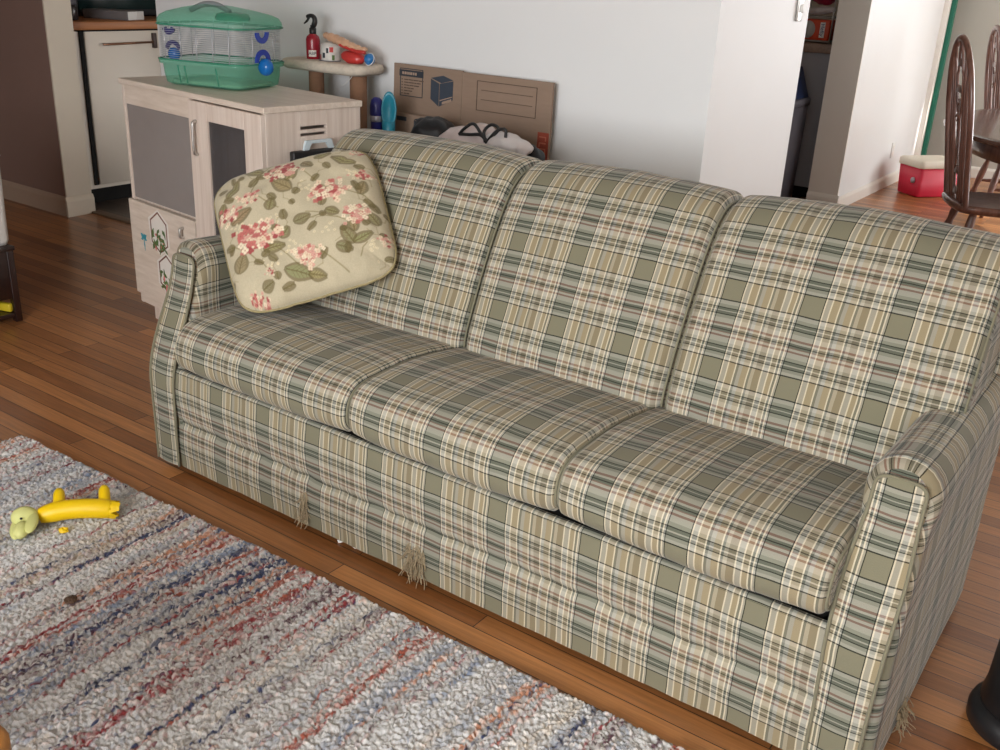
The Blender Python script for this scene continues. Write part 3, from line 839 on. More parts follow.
# torn rim
b = MB()
e = Vector(pth[-1]); ax = (Vector(pth[-1]) - Vector(pth[-3])).normalized(); x_ = ax.orthogonal().normalized(); y_ = ax.cross(x_)
rr_ = random.Random(2)
ring0 = []; ring1 = []
for k in range(22):
    a = 2 * pi * k / 22; dirv = x_ * math.cos(a) + y_ * math.sin(a)
    ring0.append(e - ax * .004 + dirv * .0245); ring1.append(e + ax * (rr_.uniform(.0, .022) if k % 3 else .02) + dirv * rr_.uniform(.021, .028))
b.add(ring0 + ring1, [(k, (k + 1) % 22, (k + 1) % 22 + 22, k + 22) for k in range(22)])
b.build('torn_rim', YEL, toy)
b = MB(); b.lathe([(.0235, 0), (.012, .0), (.001, -.001)], n=18, M=Matrix.Translation(e + ax * .0025) @ ax.to_track_quat('Z', 'Y').to_matrix().to_4x4()); b.build('torn_inside', YELIN, toy)
def ellip(c, ax3, rot=(0, 0, 0), n=20, m=14, bend=None):
    from mathutils import Euler
    E = Euler(rot).to_matrix()
    V = []; F = []
    for j in range(m + 1):
        t = pi * j / m
        for i in range(n):
            a = 2 * pi * i / n
            p = Vector((ax3[0] * math.sin(t) * math.cos(a), ax3[1] * math.sin(t) * math.sin(a), ax3[2] * math.cos(t)))
            if bend: p = bend(p)
            V.append(E @ p + Vector(c))
    for j in range(m):
        for i in range(n):
            F.append((j * n + i, j * n + (i + 1) % n, (j + 1) * n + (i + 1) % n, (j + 1) * n + i))
    return V, F
b = MB()
b.add(*ellip((-2.220, 1.120, .054), (.034, .028, .028), (0, .1, .9)))
b.add(*ellip((-2.180, 1.085, .048), (.030, .018, .018), (0, .1, -.7)))
hd = b.build('head', YELP, toy); hd['label'] = 'pale yellow-green head'
for (c, r) in (((-2.172, 1.110, .060), (0, .15, -.75)), ((-2.205, 1.085, .040), (0, .15, -.6))):
    b = MB(); b.add(*ellip(c, (.040, .015, .009), r)); b.build('ear', YELP, hd)
for c in ((-2.198, 1.098, .068), (-2.240, 1.105, .066)):
    b = MB(); b.add(*ellip(c, (.0035, .0035, .003), n=10, m=8)); b.build('eye', BLACK, hd)

def crumb(name, c, s, mat, label, cat, seed, flat=.6):
    r = random.Random(seed)
    V, F = ellip((0, 0, 0), (s, s * .8, s * flat), (0, 0, r.random() * 3), 10, 7)
    V = [v * (1 + r.uniform(-.22, .22)) for v in V]
    zmin = min(v.z for v in V)
    b = MB(); b.add([Vector((v.x + c[0], v.y + c[1], v.z - zmin + c[2])) for v in V], F, smooth=False)
    return tag(b.build(name, mat), label, cat)
crumb('toy_scrap', (-2.128, 1.166, .021), .013, YEL, 'small yellow rubber scrap on the rug below the dog toy', 'scrap', 1)
crumb('bark_chip', (-1.850, 1.008, .022), .016, CHIP, 'small dark brown chip lying alone on the rug', 'chip', 2, .4)
crumb('paper_scrap', (-1.585, 1.606, .0), .007, WHITEP, 'white scrap at sofa bottom edge, nearer the left frayed patch', 'scrap', 3)
crumb('paper_scrap', (-1.535, 1.610, .0), .006, WHITEP, 'tiny white scrap at sofa bottom edge, right of a larger one', 'scrap', 4)

# ------------------------------------------------------------------ white-washed cabinet
CF = Vector((-3.43, 2.347, 0)); CANG = -.126
CW, CD, CH = 1.066, .396, .96
CM = Matrix.Translation(CF) @ Matrix.Rotation(CANG, 4, 'Z') @ Matrix.Diagonal((.875, 1, 1, 1))
cab = thing('cabinet', 'whitewashed wooden cabinet with glass doors and flower stickers, left of the sofa', 'cabinet', tuple(CF))
def cbox(name, x0, x1, y0, y1, z0, z1, mat, par, bev=.0015):
    m = MB().box(((x0 + x1) / 2, (y0 + y1) / 2, (z0 + z1) / 2), (x1 - x0, y1 - y0, z1 - z0), bev, M=CM, seg=1, smooth=False)
    return m.build(name, mat, par)
def cmulti(*bxs):
    m = MB()
    for (x0, x1, y0, y1, z0, z1) in bxs:
        m.box(((x0 + x1) / 2, (y0 + y1) / 2, (z0 + z1) / 2), (x1 - x0, y1 - y0, z1 - z0), .0012, M=CM, seg=1, smooth=False)
    return m
cbox('plinth', .05, CW - .04, .03, CD - .02, 0, .075, WLAM, cab)
t_ = .018
# right side with two slots
sl0, sl1 = .138, .247
side = cmulti((CW - t_, CW, 0, sl0, .07, .94), (CW - t_, CW, sl1, CD, .07, .94), (CW - t_, CW, sl0, sl1, .07, .857), (CW - t_, CW, sl0, sl1, .866, .878), (CW - t_, CW, sl0, sl1, .889, .94))
side.build('side_panel', WLAM, cab)
cmulti((0, t_, 0, CD, .07, .94)).build('side_panel', WLAM, cab)
cmulti((0, CW, CD - .01, CD, .07, .94)).build('back_panel', WIN, cab)
cmulti((0, CW, .005, CD, .07, .09)).build('bottom_panel', WLAM, cab)
cmulti((.545, .563, .004, CD - .01, .09, .94)).build('divider', WLAM, cab)
cbox('top_panel', -.006, CW + .008, -.01, CD + .004, .94, .96, WLAMX, cab, .002)
cmulti((t_, .545, .01, CD - .01, .492, .508)).build('shelf', WLAM, cab)
cmulti((.563, CW - t_, .03, CD - .01, .50, .516)).build('shelf', WLAM, cab)
cmulti((t_, .545, .0, .016, .868, .94)).build('top_rail', WLAMX, cab)
gp = cmulti((.018, .545, .006, .010, .508, .868)).build('window_pane', FROST, cab)
# lower door with stickers
ld = cmulti((.004, .552, -.018, 0, .118, .502)).build('door', WLAMX, cab)
cmulti((.004, .552, -.004, 0, .075, .114)).build('bottom_rail', WLAMX, cab)
def handle(x, z0, z1, par, y=-.018):
    m = MB(); pts, _ = catmull([(x, y, z0), (x, y - .014, z0 + .004), (x, y - .016, (z0 + z1) / 2), (x, y - .014, z1 - .004), (x, y, z1)], 18)
    m.tube(pts, .006, 8); m.xf(CM); m.build('handle', CHROME, par)
handle(.463, .425, .462, ld)
# tall right door with glass
rd = cmulti((.566, .70, -.018, 0, .078, .936), (.955, CW - .001, -.018, 0, .078, .936), (.70, .955, -.018, 0, .877, .936), (.70, .955, -.018, 0, .078, .40)).build('door', WLAM, cab)
cmulti((.70, .955, -.011, -.007, .40, .877)).build('glass_pane', GLASS, rd)
handle(.622, .755, .868, rd)
def flatpoly(poly, y, M=CM, mat=STICK, name='sticker', par=None, th=.0008):
    m = MB(); m.prism(poly, y - th, y, M=M); return m.build(name, mat, par)
def sticker(cx, cz, s, seed):
    hexa = [(cx + s * .62 * math.cos(a), cz + s * math.sin(a)) for a in [pi / 2 + i * pi / 3 for i in range(6)]]
    hexa = [(cx + a * s, cz + b_ * s) for a, b_ in ((0, 1.05), (.86, .56), (.86, -.55), (0, -1.02), (-.86, -.55), (-.86, .56))]
    rr = random.Random(seed)
    pad = [(cx + (x - cx) * (1.22 + rr.uniform(-.06, .1)), cz + (z - cz) * (1.12 + rr.uniform(-.04, .06))) for x, z in hexa]
    st = flatpoly(pad, -.0181, par=ld, name='flower_sticker')
    m = MB()
    for i in range(6):
        a, b_ = Vector((hexa[i][0], 0, hexa[i][1])), Vector((hexa[(i + 1) % 6][0], 0, hexa[(i + 1) % 6][1]))
        d_ = (b_ - a).normalized() * .003; n_ = Vector((-d_.z, 0, d_.x))
        q = [a - d_ + n_, b_ + d_ + n_, b_ + d_ - n_, a - d_ - n_]
        m.prism([(p.x, p.z) for p in q], -.0200, -.0189, M=CM)
    m.build('printed_border', STICKF, st)
    m = MB(); f = MB()
    for k_ in range(34):
        x, z = cx + rr.uniform(-.75, .7) * s, cz + rr.uniform(-.95, .1) * s
        a = rr.uniform(0, pi); l, w = rr.uniform(.010, .020), rr.uniform(.004, .007)
        pts = [(x + l * math.cos(a), z + l * math.sin(a)), (x - w * math.sin(a), z + w * math.cos(a)), (x - l * math.cos(a), z - l * math.sin(a)), (x + w * math.sin(a), z - w * math.cos(a))]
        (m if k_ % 6 else f).prism(pts, -.0212 - k_ * .00002, -.0201, M=CM)
    m.build('printed_leaves', LEAF, st); f.build('printed_blossoms', PINKP, st)
sticker(.255, .405, .076, 3); sticker(.300, .245, .074, 5)
m = MB()
for (a, l, w) in ((.5, .02, .006), (2.6, .02, .006), (-.3, .018, .005), (3.5, .018, .005), (-1.5, .035, .003), (1.3, .012, .004)):
    cx, cz = .115, .362; l *= 1.5; w *= 1.5
    x1, z1 = cx + l * math.cos(a), cz + l * math.sin(a)
    m.prism([(cx, cz), ((cx + x1) / 2 - w * math.sin(a), (cz + z1) / 2 + w * math.cos(a)), (x1, z1), ((cx + x1) / 2 + w * math.sin(a), (cz + z1) / 2 - w * math.cos(a))], -.0192, -.0182, M=CM)
m.build('dragonfly_sticker', AQUA, ld)

# black board with a pale handle, slid between cabinet and sofa
SM = CM @ Matrix.Translation(Vector((CW, 0, 0))) @ Matrix.Rotation(pi / 2, 4, 'Z') @ Matrix.Diagonal((.69, 1, 1, 1))     # x along the side, -y outward
def sbox(m, x0, x1, y0, y1, z0, z1, bev=.002): return m.box(((x0 + x1) / 2, (y0 + y1) / 2, (z0 + z1) / 2), (x1 - x0, y1 - y0, z1 - z0), bev, M=SM)
bl = thing('carrying_case', 'flat black case with pale carry handle, standing between cabinet and sofa', 'case', tuple(SM @ Vector((.28, -.03, 0))))
m = MB(); sbox(m, .115, .42, -.045, -.015, 0, .815, .006); m.build('case_shell', BLACK, bl)
m = MB(); m.prism([(.185, .81), (.20, .846), (.355, .846), (.372, .81), (.345, .81), (.325, .836), (.232, .836), (.212, .81)], -.034, -.022, M=SM)
hh_ = m.build('carry_handle', plain('pale_blue_plastic', srgb(206, 220, 226), .4), bl)

# ------------------------------------------------------------------ hamster cage on the cabinet
cg_c = Vector((-2.953, 2.463, .96)); cg_a = CANG + .30
A_ = Vector((-3.083, 2.262)); B_ = Vector((-2.644, 2.223)); C_ = Vector((-2.875, 2.649))
cg = thing('hamster_cage', 'teal and wire hamster cage with blue balls, standing on the whitewashed cabinet', 'cage', (-2.96, 2.47, .96))
ux = Vector((math.cos(-.10), math.sin(-.10), 0)); uy = Vector((-ux.y, ux.x, 0))
GM = Matrix.Translation(Vector((-3.045, 2.515, .96))) @ Matrix.Rotation(.20, 4, 'Z')
HX, HY = .192, .140
def rrect(hx, hy, r, n=6):
    P = []
    for (sx, sy, a0) in ((1, 1, 0), (-1, 1, pi / 2), (-1, -1, pi), (1, -1, 3 * pi / 2)):
        for k_ in range(n + 1):
            a = a0 + k_ / n * pi / 2
            P.append((sx * (hx - r) + r * math.cos(a), sy * (hy - r) + r * math.sin(a)))
    return P
def loft(levels, cap0=True, cap1=False, M=GM):
    m = MB(); n = len(levels[0][0]); V = []; F = []
    for (poly, z) in levels:
        for i_, (x, y) in enumerate(poly):
            zz = z(x, y) if callable(z) else z
            V.append(M @ Vector((x, y, zz)))
    for j in range(len(levels) - 1):
        for i_ in range(n):
            F.append((j * n + i_, j * n + (i_ + 1) % n, (j + 1) * n + (i_ + 1) % n, (j + 1) * n + i_))
    if cap0: F.append(tuple(range(n))[::-1])
    if cap1: F.append(tuple((len(levels) - 1) * n + i_ for i_ in range(n)))
    return m.add(V, F)
tr = loft([(rrect(HX - .034, HY - .026, .04), .002), (rrect(HX - .016, HY - .012, .045), .010), (rrect(HX - .011, HY - .008, .045), .04), (rrect(HX - .009, HY - .005, .045), .074), (rrect(HX + .002, HY + .004, .05), .076), (rrect(HX + .004, HY + .006, .05), .090), (rrect(HX, HY + .002, .05), .091)])
tray = tr.build('tray', TEAL, cg)
for x in (-.09, -.06, .08):
    m = MB(); m.tube([GM @ Vector((x, -HY + .016, .012)), GM @ Vector((x, -HY + .004, .073))], .0028, 6); m.build('rib', TEALD, tray)
m = MB(); m.tube([GM @ Vector((x, y, .091)) for x, y in rrect(HX + .003, HY + .005, .05)], .003, 6, closed=True); m.build('rim', TEALD, tray)
loft([(rrect(HX - .035, HY - .03, .035), .008), (rrect(HX - .035, HY - .03, .035), .018)], True, True).build('bedding', plain('pale_bedding', srgb(176, 184, 166), .95, var=.15, scale=80, bump=.4), cg)
m = MB()
for k_ in range(17):
    z = .096 + k_ * .0072
    m.tube([GM @ Vector((x, y, z)) for x, y in rrect(HX - .006, HY - .004, .045)], .0010, 4, closed=True)
L_ = [(x, -HY + .004) for x in np.linspace(-HX + .05, HX - .05, 5)] + [(x, HY - .004) for x in np.linspace(-HX + .05, HX - .05, 5)] + [(-HX + .006, y) for y in (-.06, 0, .06)] + [(HX - .006, y) for y in (-.06, 0, .06)]
for (x, y) in L_: m.tube([GM @ Vector((x, y, .09)), GM @ Vector((x, y, .216))], .0017, 5)
m.build('wire_bars', WIRE, cg)
def lidz(h): return lambda x, y: .232 + h + .016 * math.exp(-((x + .03) / .11) ** 2) * (h / .04)
lid = loft([(rrect(HX + .000, HY + .002, .05), .206), (rrect(HX + .003, HY + .005, .05), .210), (rrect(HX + .001, HY + .003, .05), .228), (rrect(HX - .006, HY - .004, .05), .242), (rrect(HX - .025, HY - .02, .05), lidz(.020)), (rrect(HX - .07, HY - .06, .04), lidz(.030)), (rrect(.06, .03, .02), lidz(.036))], False, True)
ldo = lid.build('lid', TEAL, cg)
m = MB(); m.lathe([(.060, .0), (.062, .010), (.056, .022), (.04, .027), (.02, .027)], (0, 0, 0), 24, M=GM @ Matrix.Translation(Vector((.095, -.045, .234)))); m.build('hatch', TEALD, ldo)
m = MB(); m.tube([GM @ Vector((x, y, .211)) for x, y in rrect(HX + .003, HY + .005, .05)], .003, 6, closed=True); m.build('lid_rim', TEALD, ldo)
m = MB(); pts, _ = catmull([(-.12, -.01, .258), (-.06, -.01, .280), (.0, -.01, .281), (.055, -.01, .260)], 16)
m.tube([GM @ Vector(p) for p in pts], .010, 8); m.build('carry_handle', plain('grey_clear_plastic', srgb(128, 134, 136), .3), ldo)
# blue fittings
def ballat(x, y, z, r, name, mat, par):
    m = MB(); V, F = ellip((x, y, z), (r, r * .8, r)); m.add([GM @ Vector(v) for v in V], F); return m.build(name, mat, par)
ballat(-.125, -HY + .03, .108, .024, 'exercise_wheel', BLUEP, cg)
fb_ = ballat(HX + .018, -.02, .082, .030, 'feeding_ball', BLUEP, cg)
m = MB()
EM = GM @ Matrix.Rotation(pi / 2, 4, 'Z')
def arcplate(cx, y, cz, r0, r1, a0, a1, mat, name, M=GM):
    m = MB(); n = 14
    poly = [(cx + r1 * math.cos(a), cz + r1 * math.sin(a)) for a in np.linspace(a0, a1, n)] + [(cx + r0 * math.cos(a), cz + r0 * math.sin(a)) for a in np.linspace(a1, a0, n)]
    for i in range(n - 1):
        q = [poly[i], poly[i + 1], poly[2 * n - 2 - i], poly[2 * n - 1 - i]]
        m.prism(q, y - .006, y, M=M)
    return m.build(name, mat, cg)
arcplate(-.02, -HX - .004, .200, .020, .038, pi, 2 * pi, BLUES, 'clip_ring', EM)
arcplate(-.02, -HX - .004, .098, .026, .044, 0, pi, BLUES, 'clip_ring', EM)
arcplate(-.13, -HY + .02, .205, .012, .03, pi + .3, 2 * pi - .3, NAVY, 'clip_ring')
arcplate(-.125, -HY + .03, .120, .022, .036, .2, pi - .2, NAVY, 'clip_ring')
loft([(rrect(.07, .05, .02), .075), (rrect(.07, .05, .02), .079)], True, True, GM @ Matrix.Translation(Vector((.0, .03, 0)))).build('platform', TEAL, cg)

# ------------------------------------------------------------------ cat tree behind the cabinet, with its clutter
ct = thing('cat_tree', 'cream carpeted cat tree platform on brown posts in the corner behind the cabinet', 'cat tree', (-2.92, 2.98, 0))
m = MB()
poly = rrect(.235, .075, .05)
KM = Matrix.Translation(Vector((-2.935, 2.975, -.012))) @ Matrix.Rotation(.06, 4, 'Z')
V_ = loft([(rrect(.200, .080, .05), 1.012), (rrect(.213, .092, .055), 1.020), (rrect(.216, .095, .055), 1.036), (rrect(.208, .086, .05), 1.049), (rrect(.19, .07, .05), 1.051)], True, True, KM)
r0 = random.Random(3)
V_.v = [(p[0] + r0.uniform(-.002, .002), p[1] + r0.uniform(-.002, .002), p[2] + r0.uniform(-.002, .002)) for p in V_.v]
V_.build('platform', PLUSH, ct)
for (x, y, r) in ((-3.005, 2.955, .031), (-2.785, 2.965, .034)):
    m = MB(); m.lathe([(r, .03), (r, 1.004)], (x, y, 0), 20); m.build('post', CARDTUBE, ct)
m = MB(); m.box((-2.915, 2.975, .02), (.44, .19, .036), .012); m.build('base', PLUSH, ct)
m = MB(); pts, _ = catmull([(-2.76, 2.92, 1.02), (-2.78, 2.917, .99), (-2.81, 2.916, .965), (-2.83, 2.914, .955)], 10); m.tube(pts, .0016, 5); m.build('loose_string', WHITEP, ct)
TZ = 1.039
sp = thing('spray_bottle', 'red spray bottle with black trigger head on the cat tree', 'bottle', (-3.055, 2.955, TZ))
bx_, by_ = -3.055, 2.955
m = MB(); m.lathe([(.030, 0), (.033, .004), (.034, .05), (.034, .092), (.030, .106), (.016, .118), (.013, .124)], (bx_, by_, TZ), 24); m.build('bottle_body', REDB, sp)
m = MB(); m.lathe([(.016, .118), (.017, .121), (.017, .143), (.012, .146), (.011, .158)], (bx_, by_, TZ), 16); m.build('collar', BLACK, sp)
m = MB(); pts, _ = catmull([(bx_ + .004, by_, TZ + .15), (bx_ + .016, by_, TZ + .175), (bx_ + .008, by_, TZ + .196), (bx_ - .012, by_ - .004, TZ + .200), (bx_ - .030, by_ - .008, TZ + .194)], 16)
m.tube(pts, [.011, .012, .013, .013, .013, .0125, .012, .0115, .011, .0105, .010, .010, .0095, .009, .009, .008], 10); hd_ = m.build('spray_head', BLACK, sp)
m = MB(); pts, _ = catmull([(bx_ - .018, by_ - .005, TZ + .192), (bx_ - .030, by_ - .007, TZ + .176), (bx_ - .048, by_ - .010, TZ + .162)], 10); m.tube(pts, [.006] * 6 + [.005, .0045, .004, .003], 8); m.build('trigger', BLACK, hd_)

FONTC = []
def text_mb(txt, size, M, depth=.0006):
    cu = bpy.data.curves.new('lettering_source', 'FONT'); cu.body = txt; cu.size = size; cu.extrude = depth; cu.align_x = 'CENTER'; cu.align_y = 'CENTER'
    ob = bpy.data.objects.new('lettering_source', cu); COL.objects.link(ob)
    dg = bpy.context.evaluated_depsgraph_get(); me = bpy.data.meshes.new_from_object(ob.evaluated_get(dg))
    m = MB(); m.add([M @ v.co for v in me.vertices], [tuple(p.vertices) for p in me.polygons], smooth=False)
    bpy.data.objects.remove(ob); bpy.data.meshes.remove(me); bpy.data.curves.remove(cu)
    return m
def facing(c, d, up=(0, 0, 1)):
    """matrix whose local +Z looks along d, local Y up"""
    z = Vector(d).normalized(); y = Vector(up); y = (y - z * y.dot(z)).normalized(); x = y.cross(z)
    return Matrix(((x.x, y.x, z.x, c[0]), (x.y, y.y, z.y, c[1]), (x.z, y.z, z.z, c[2]), (0, 0, 0, 1)))
# label wrapped on the bottle, facing the room
ld_ = Vector((.62, -.78, 0)).normalized()
def wrap_patch(cx, cy, r, z0, z1, ang, half):
    m = MB(); return m.grid(lambda i, j: (cx + r * math.cos(ang - half + 2 * half * i / 10), cy + r * math.sin(ang - half + 2 * half * i / 10), z0 + (z1 - z0) * j), 11, 2)
la = math.atan2(ld_.y, ld_.x)
m = wrap_patch(bx_, by_, .0348, TZ + .014, TZ + .044, la, .55); lb = m.build('label', STICK, sp)
text_mb('ABP', .021, facing(Vector((bx_, by_, TZ + .029)) + ld_ * .0352, ld_)).build('lettering', INK, lb)

def lump(name, c, ax3, rot, mat, label, cat, seed, amp=.18, fr=18, build=True, par=None, n=36, m_=24):
    V, F = ellip((0, 0, 0), ax3, rot, n, m_)
    out = []
    for v in V:
        k_ = 1 + amp * nz(v.x + seed, v.y + seed * 2, v.z, fr) + amp * .5 * nz(v.x + seed, v.y, v.z + seed, fr * 2.6) - amp * .9 * (.35 - abs(nz(v.x * 1.0 + seed, v.y + seed, v.z, fr * 1.7)))
        out.append(Vector(c) + v * k_)
    mb = MB(); mb.add(out, F)
    if not build: return mb
    return tag(mb.build(name, mat, par), label, cat)
# clear bag of treats, tan stick packet, red packet, blue roll
jar = thing('treat_jar', 'round whitish wrapped tub beside the red spray bottle on the cat tree', 'tub', (-2.955, 2.965, TZ))
m = MB(); m.lathe([(.046, 0), (.050, .006), (.050, .066), (.046, .085), (.03, .094), (.004, .096)], (-2.955, 2.965, TZ), 26); jb = m.build('tub', plain('pale_tub_wrap', srgb(206, 202, 196), .3, var=.2, scale=35), jar)
for (a, z, w, mt) in ((-1.5, .03, .16, INK), (-.7, .06, .2, REDW), (-2.1, .02, .2, REDW), (-.5, .02, .14, LEAF), (-1.1, .055, .12, INK)):
    m = wrap_patch(-2.955, 2.965, .0508, TZ + z - .012, TZ + z + .014, a, w); m.build('printed_patch', mt, jb)
m = MB(); m.lathe([(.056, 0), (.057, .005), (.054, .008)], (-2.955, 2.962, TZ - .003), 26)
m.build('rim', GREYC, jar)
o = lump('red_packet', (-2.80, 2.972, TZ + .034), (.075, .034, .036), (0, .08, .05), REDW, 'crumpled red packet on the cat tree, between the white tub and blue ball', 'packet', 3, .1)
pk = thing('snack_wrapper', 'long crinkled tan and red wrapper lying on top of the clutter on the cat tree', 'wrapper', (-2.86, 2.965, TZ + .09))
pts, _ = catmull([(-2.995, 2.965, TZ + .128), (-2.93, 2.962, TZ + .116), (-2.86, 2.962, TZ + .098), (-2.79, 2.965, TZ + .082), (-2.735, 2.97, TZ + .078)], 24)
m = MB(); m.tube(pts, [.010 + .012 * math.sin(pi * (i_ / 23) ** .7) + .003 * math.sin(i_ * 2.1) for i_ in range(24)], 10); m.build('wrapper', TANW, pk)
m = MB(); m.tube([(p[0], p[1] - .012, p[2] - .012) for p in pts[10:]], .009, 8); m.build('red_edge', REDW, pk)
m = MB(); V, F = ellip((-2.697, 2.975, TZ + .026), (.026, .024, .026)); m.add(V, F); bb = tag(m.build('ball', plain('blue_toy_rubber', srgb(40, 110, 170), .4), loc=(-2.697, 2.975, TZ)), 'small blue ball at the right end of the cat tree platform', 'ball')
m = MB(); m.tube([(-2.697 + .0258 * math.cos(a), 2.975 + .0242 * math.sin(a) * .4, TZ + .026 + .0258 * math.sin(a)) for a in np.linspace(0, 2 * pi, 24, endpoint=False)], .002, 6, closed=True); m.build('stripe', WHITEP, bb)

sp.scale = (.82, .82, .82); sp.location.x = -3.02
jar.scale = (.78, .78, .74); jar.location.x = -2.935
o.scale = (.8, .9, .7); o.location.x = -2.82
pk.scale = (.86, .9, .8); pk.location.x = -2.85; pk.location.z = TZ + .066
bb.scale = (.85, .85, .85); bb.location.x = -2.735
# ------------------------------------------------------------------ behind the sofa: tote, bottles, flattened boxes, bags
tote = thing('storage_tote', 'black storage tote behind the sofa under the bottles and bags', 'tote', (-2.2, 2.82, 0))
def blf(cx, cy, lv): return loft(lv, True, True, Matrix.Translation(Vector((cx, cy, 0))))
blf(-2.2, 2.83, [(rrect(.40, .11, .04), .004), (rrect(.42, .128, .04), .70)]).build('tub', BLACK, tote)
blf(-2.2, 2.83, [(rrect(.428, .134, .045), .70), (rrect(.430, .136, .045), .735), (rrect(.41, .12, .04), .745)]).build('lid', BLACK, tote)
TT = .745
bt = thing('bottle', 'navy blue bottle with a silver band, left of the teal scoop', 'bottle', (-2.585, 2.85, TT))
m = MB(); m.lathe([(.026, 0), (.028, .004), (.028, .110), (.030, .118)], (-2.585, 2.85, TT), 22); m.build('bottle_body', NAVY, bt)
m = MB(); m.lathe([(.0305, .112), (.032, .114), (.032, .134), (.0305, .136)], (-2.585, 2.85, TT), 22); m.build('band', SILV, bt)
m = MB(); m.lathe([(.0315, .134), (.033, .142), (.032, .170), (.026, .192), (.014, .201), (.002, .203)], (-2.585, 2.85, TT), 22); m.build('cap', NAVY, bt)
sc = thing('water_bottle', 'teal pet water bottle with a scooped oval cup, beside the flattened box', 'bottle', (-2.512, 2.862, TT))
m = MB(); m.lathe([(.026, 0), (.029, .006), (.031, .08), (.033, .115)], (-2.512, 2.862, TT), 22); m.build('bottle_body', TEALP, sc)
m = MB()
sd_ = Vector((.55, -.83, 0)).normalized()
WM = facing((-2.512, 2.862, TT + .158), sd_ + Vector((0, 0, .12)))
def cup(i, j):
    a = 2 * pi * i / 28; t = j / 7
    if t <= .5: rr, dz = t * 2, -.022 + .022 * (t * 2) ** 2 + .008
    else: rr, dz = 1 + .06 * math.sin((t - .5) * 2 * pi), .008 - (t - .5) * 2 * .026
    return tuple(WM @ Vector((.035 * rr * math.cos(a), .066 * rr * math.sin(a), dz)))
m.grid(cup, 28, 8, closeu=True); 
m.add([WM @ Vector((.035 * math.cos(2 * pi * i / 28), .066 * math.sin(2 * pi * i / 28), -.018)) for i in range(28)], [tuple(range(28))[::-1]])
m.build('cup', TEALP, sc)

bt.scale = (.8, .8, .98); sc.scale = (.78, .78, .98); sc.location.x = -2.535
def boxmat(origin, yaw, lean): return Matrix.Translation(Vector(origin)) @ Matrix.Rotation(yaw, 4, 'Z') @ Matrix.Rotation(lean, 4, 'X')
fbx = thing('flattened_box', 'tall flattened cardboard moving box with block print and blank label frame against white wall', 'cardboard box', (-2.31, 3.03, 0))
BM = boxmat((-2.686, 3.042, .005), -.012, -.02)            # local x right, z up
BW, BH = .75, 1.045
def bb2(m, x0, x1, y0, y1, z0, z1, bev=.001): return m.box(((x0 + x1) / 2, (y0 + y1) / 2, (z0 + z1) / 2), (x1 - x0, y1 - y0, z1 - z0), bev, M=BM, seg=1, smooth=False)
m = MB(); bb2(m, 0, .342, 0, .010, 0, BH); m.build('board', CARD, fbx)
m = MB(); bb2(m, .344, BW, -.002, .010, 0, BH - .004); m.build('board', CARD, fbx)
def frame(m, x0, x1, z0, z1, w, y0=-.0012, y1=.0):
    bb2(m, x0, x1, y0, y1, z0, z0 + w, 0); bb2(m, x0, x1, y0, y1, z1 - w, z1, 0); bb2(m, x0, x0 + w, y0, y1, z0, z1, 0); bb2(m, x1 - w, x1, y0, y1, z0, z1, 0)
m = MB(); frame(m, .034, .150, .925, 1.030, .003); bb2(m, .030, .152, -.0014, 0, 1.000, 1.024, 0); pr = m.build('printed_list', INK, fbx)
m = MB(); r5 = random.Random(5)
x = .045
for wd in (.012, .014, .010, .006, .013, .010, .012): 
    bb2(m, x, x + wd * .75, -.0022, -.0014, 1.007, 1.017, 0); x += wd
m.build('printed_heading', INKL, fbx)
m = MB()
for k_ in range(6):
    z = .988 - k_ * .0105; x = .055
    bb2(m, .042, .047, -.0014, 0, z - .002, z + .002, 0)
    for q in range(max(1, 4 - k_ // 2)):
        wd = r5.uniform(.010, .026); bb2(m, x, x + wd, -.0014, 0, z - .0018, z + .0018, 0); x += wd + .003
m.build('printed_lines', INKB, fbx)
def bpoly(m, poly, y): m.prism(poly, y - .0008, y, M=BM)
# printed picture of a box
m = MB(); cx0, cz0 = .243, .962
def cubeprint(m, m2, cx, cz, s, y):
    A = [(-.055, .046), (.0, .030), (.060, .046), (.008, .060)]; Lf = [(-.055, .043), (-.012, .027), (-.012, -.062), (-.055, -.036)]; Rf = [(-.009, .027), (.060, .043), (.060, -.030), (-.009, -.062)]
    for P in (A, Lf, Rf): bpoly(m, [(cx + x * s, cz + z * s) for x, z in P], y)
    bpoly(m2, [(cx + x * s, cz + z * s) for x, z in ((-.006, -.040), (.058, -.020), (.058, -.016), (-.006, -.036))], y - .001)
    bpoly(m2, [(cx + x * s, cz + z * s) for x, z in ((.006, -.052), (.054, -.036), (.054, -.026), (.006, -.042))], y - .001)
m2 = MB(); cubeprint(m, m2, cx0, cz0, .95, 0); m.build('printed_cube', plain('slate_print_ink', srgb(54, 62, 74), .7), fbx); m2.build('printed_cube_mark', INKL, fbx)
m = MB(); frame(m, .415, .685, .910, 1.018, .0025, -.0032, -.002)
for z in (.984, .950): bb2(m, .435, .668, -.0032, -.002, z, z + .002, 0)
m.build('printed_frame', INKB, fbx)
m = MB(); bb2(m, .700, .748, -.0032, -.002, .74, .866, 0); rl = m.build('red_print', REDLAB, fbx)
m = MB()
for k_, z in enumerate((.848, .826, .806, .786, .766)):
    bb2(m, .708, .738, -.0042, -.0032, z, z + .004, 0)
    if k_ % 2: bb2(m, .708, .712, -.0042, -.0032, z - .012, z, 0)
    else: bb2(m, .734, .738, -.0042, -.0032, z - .012, z, 0)
m.build('red_print_lettering', plain('faded_red_ink', srgb(186, 108, 84), .7), rl)

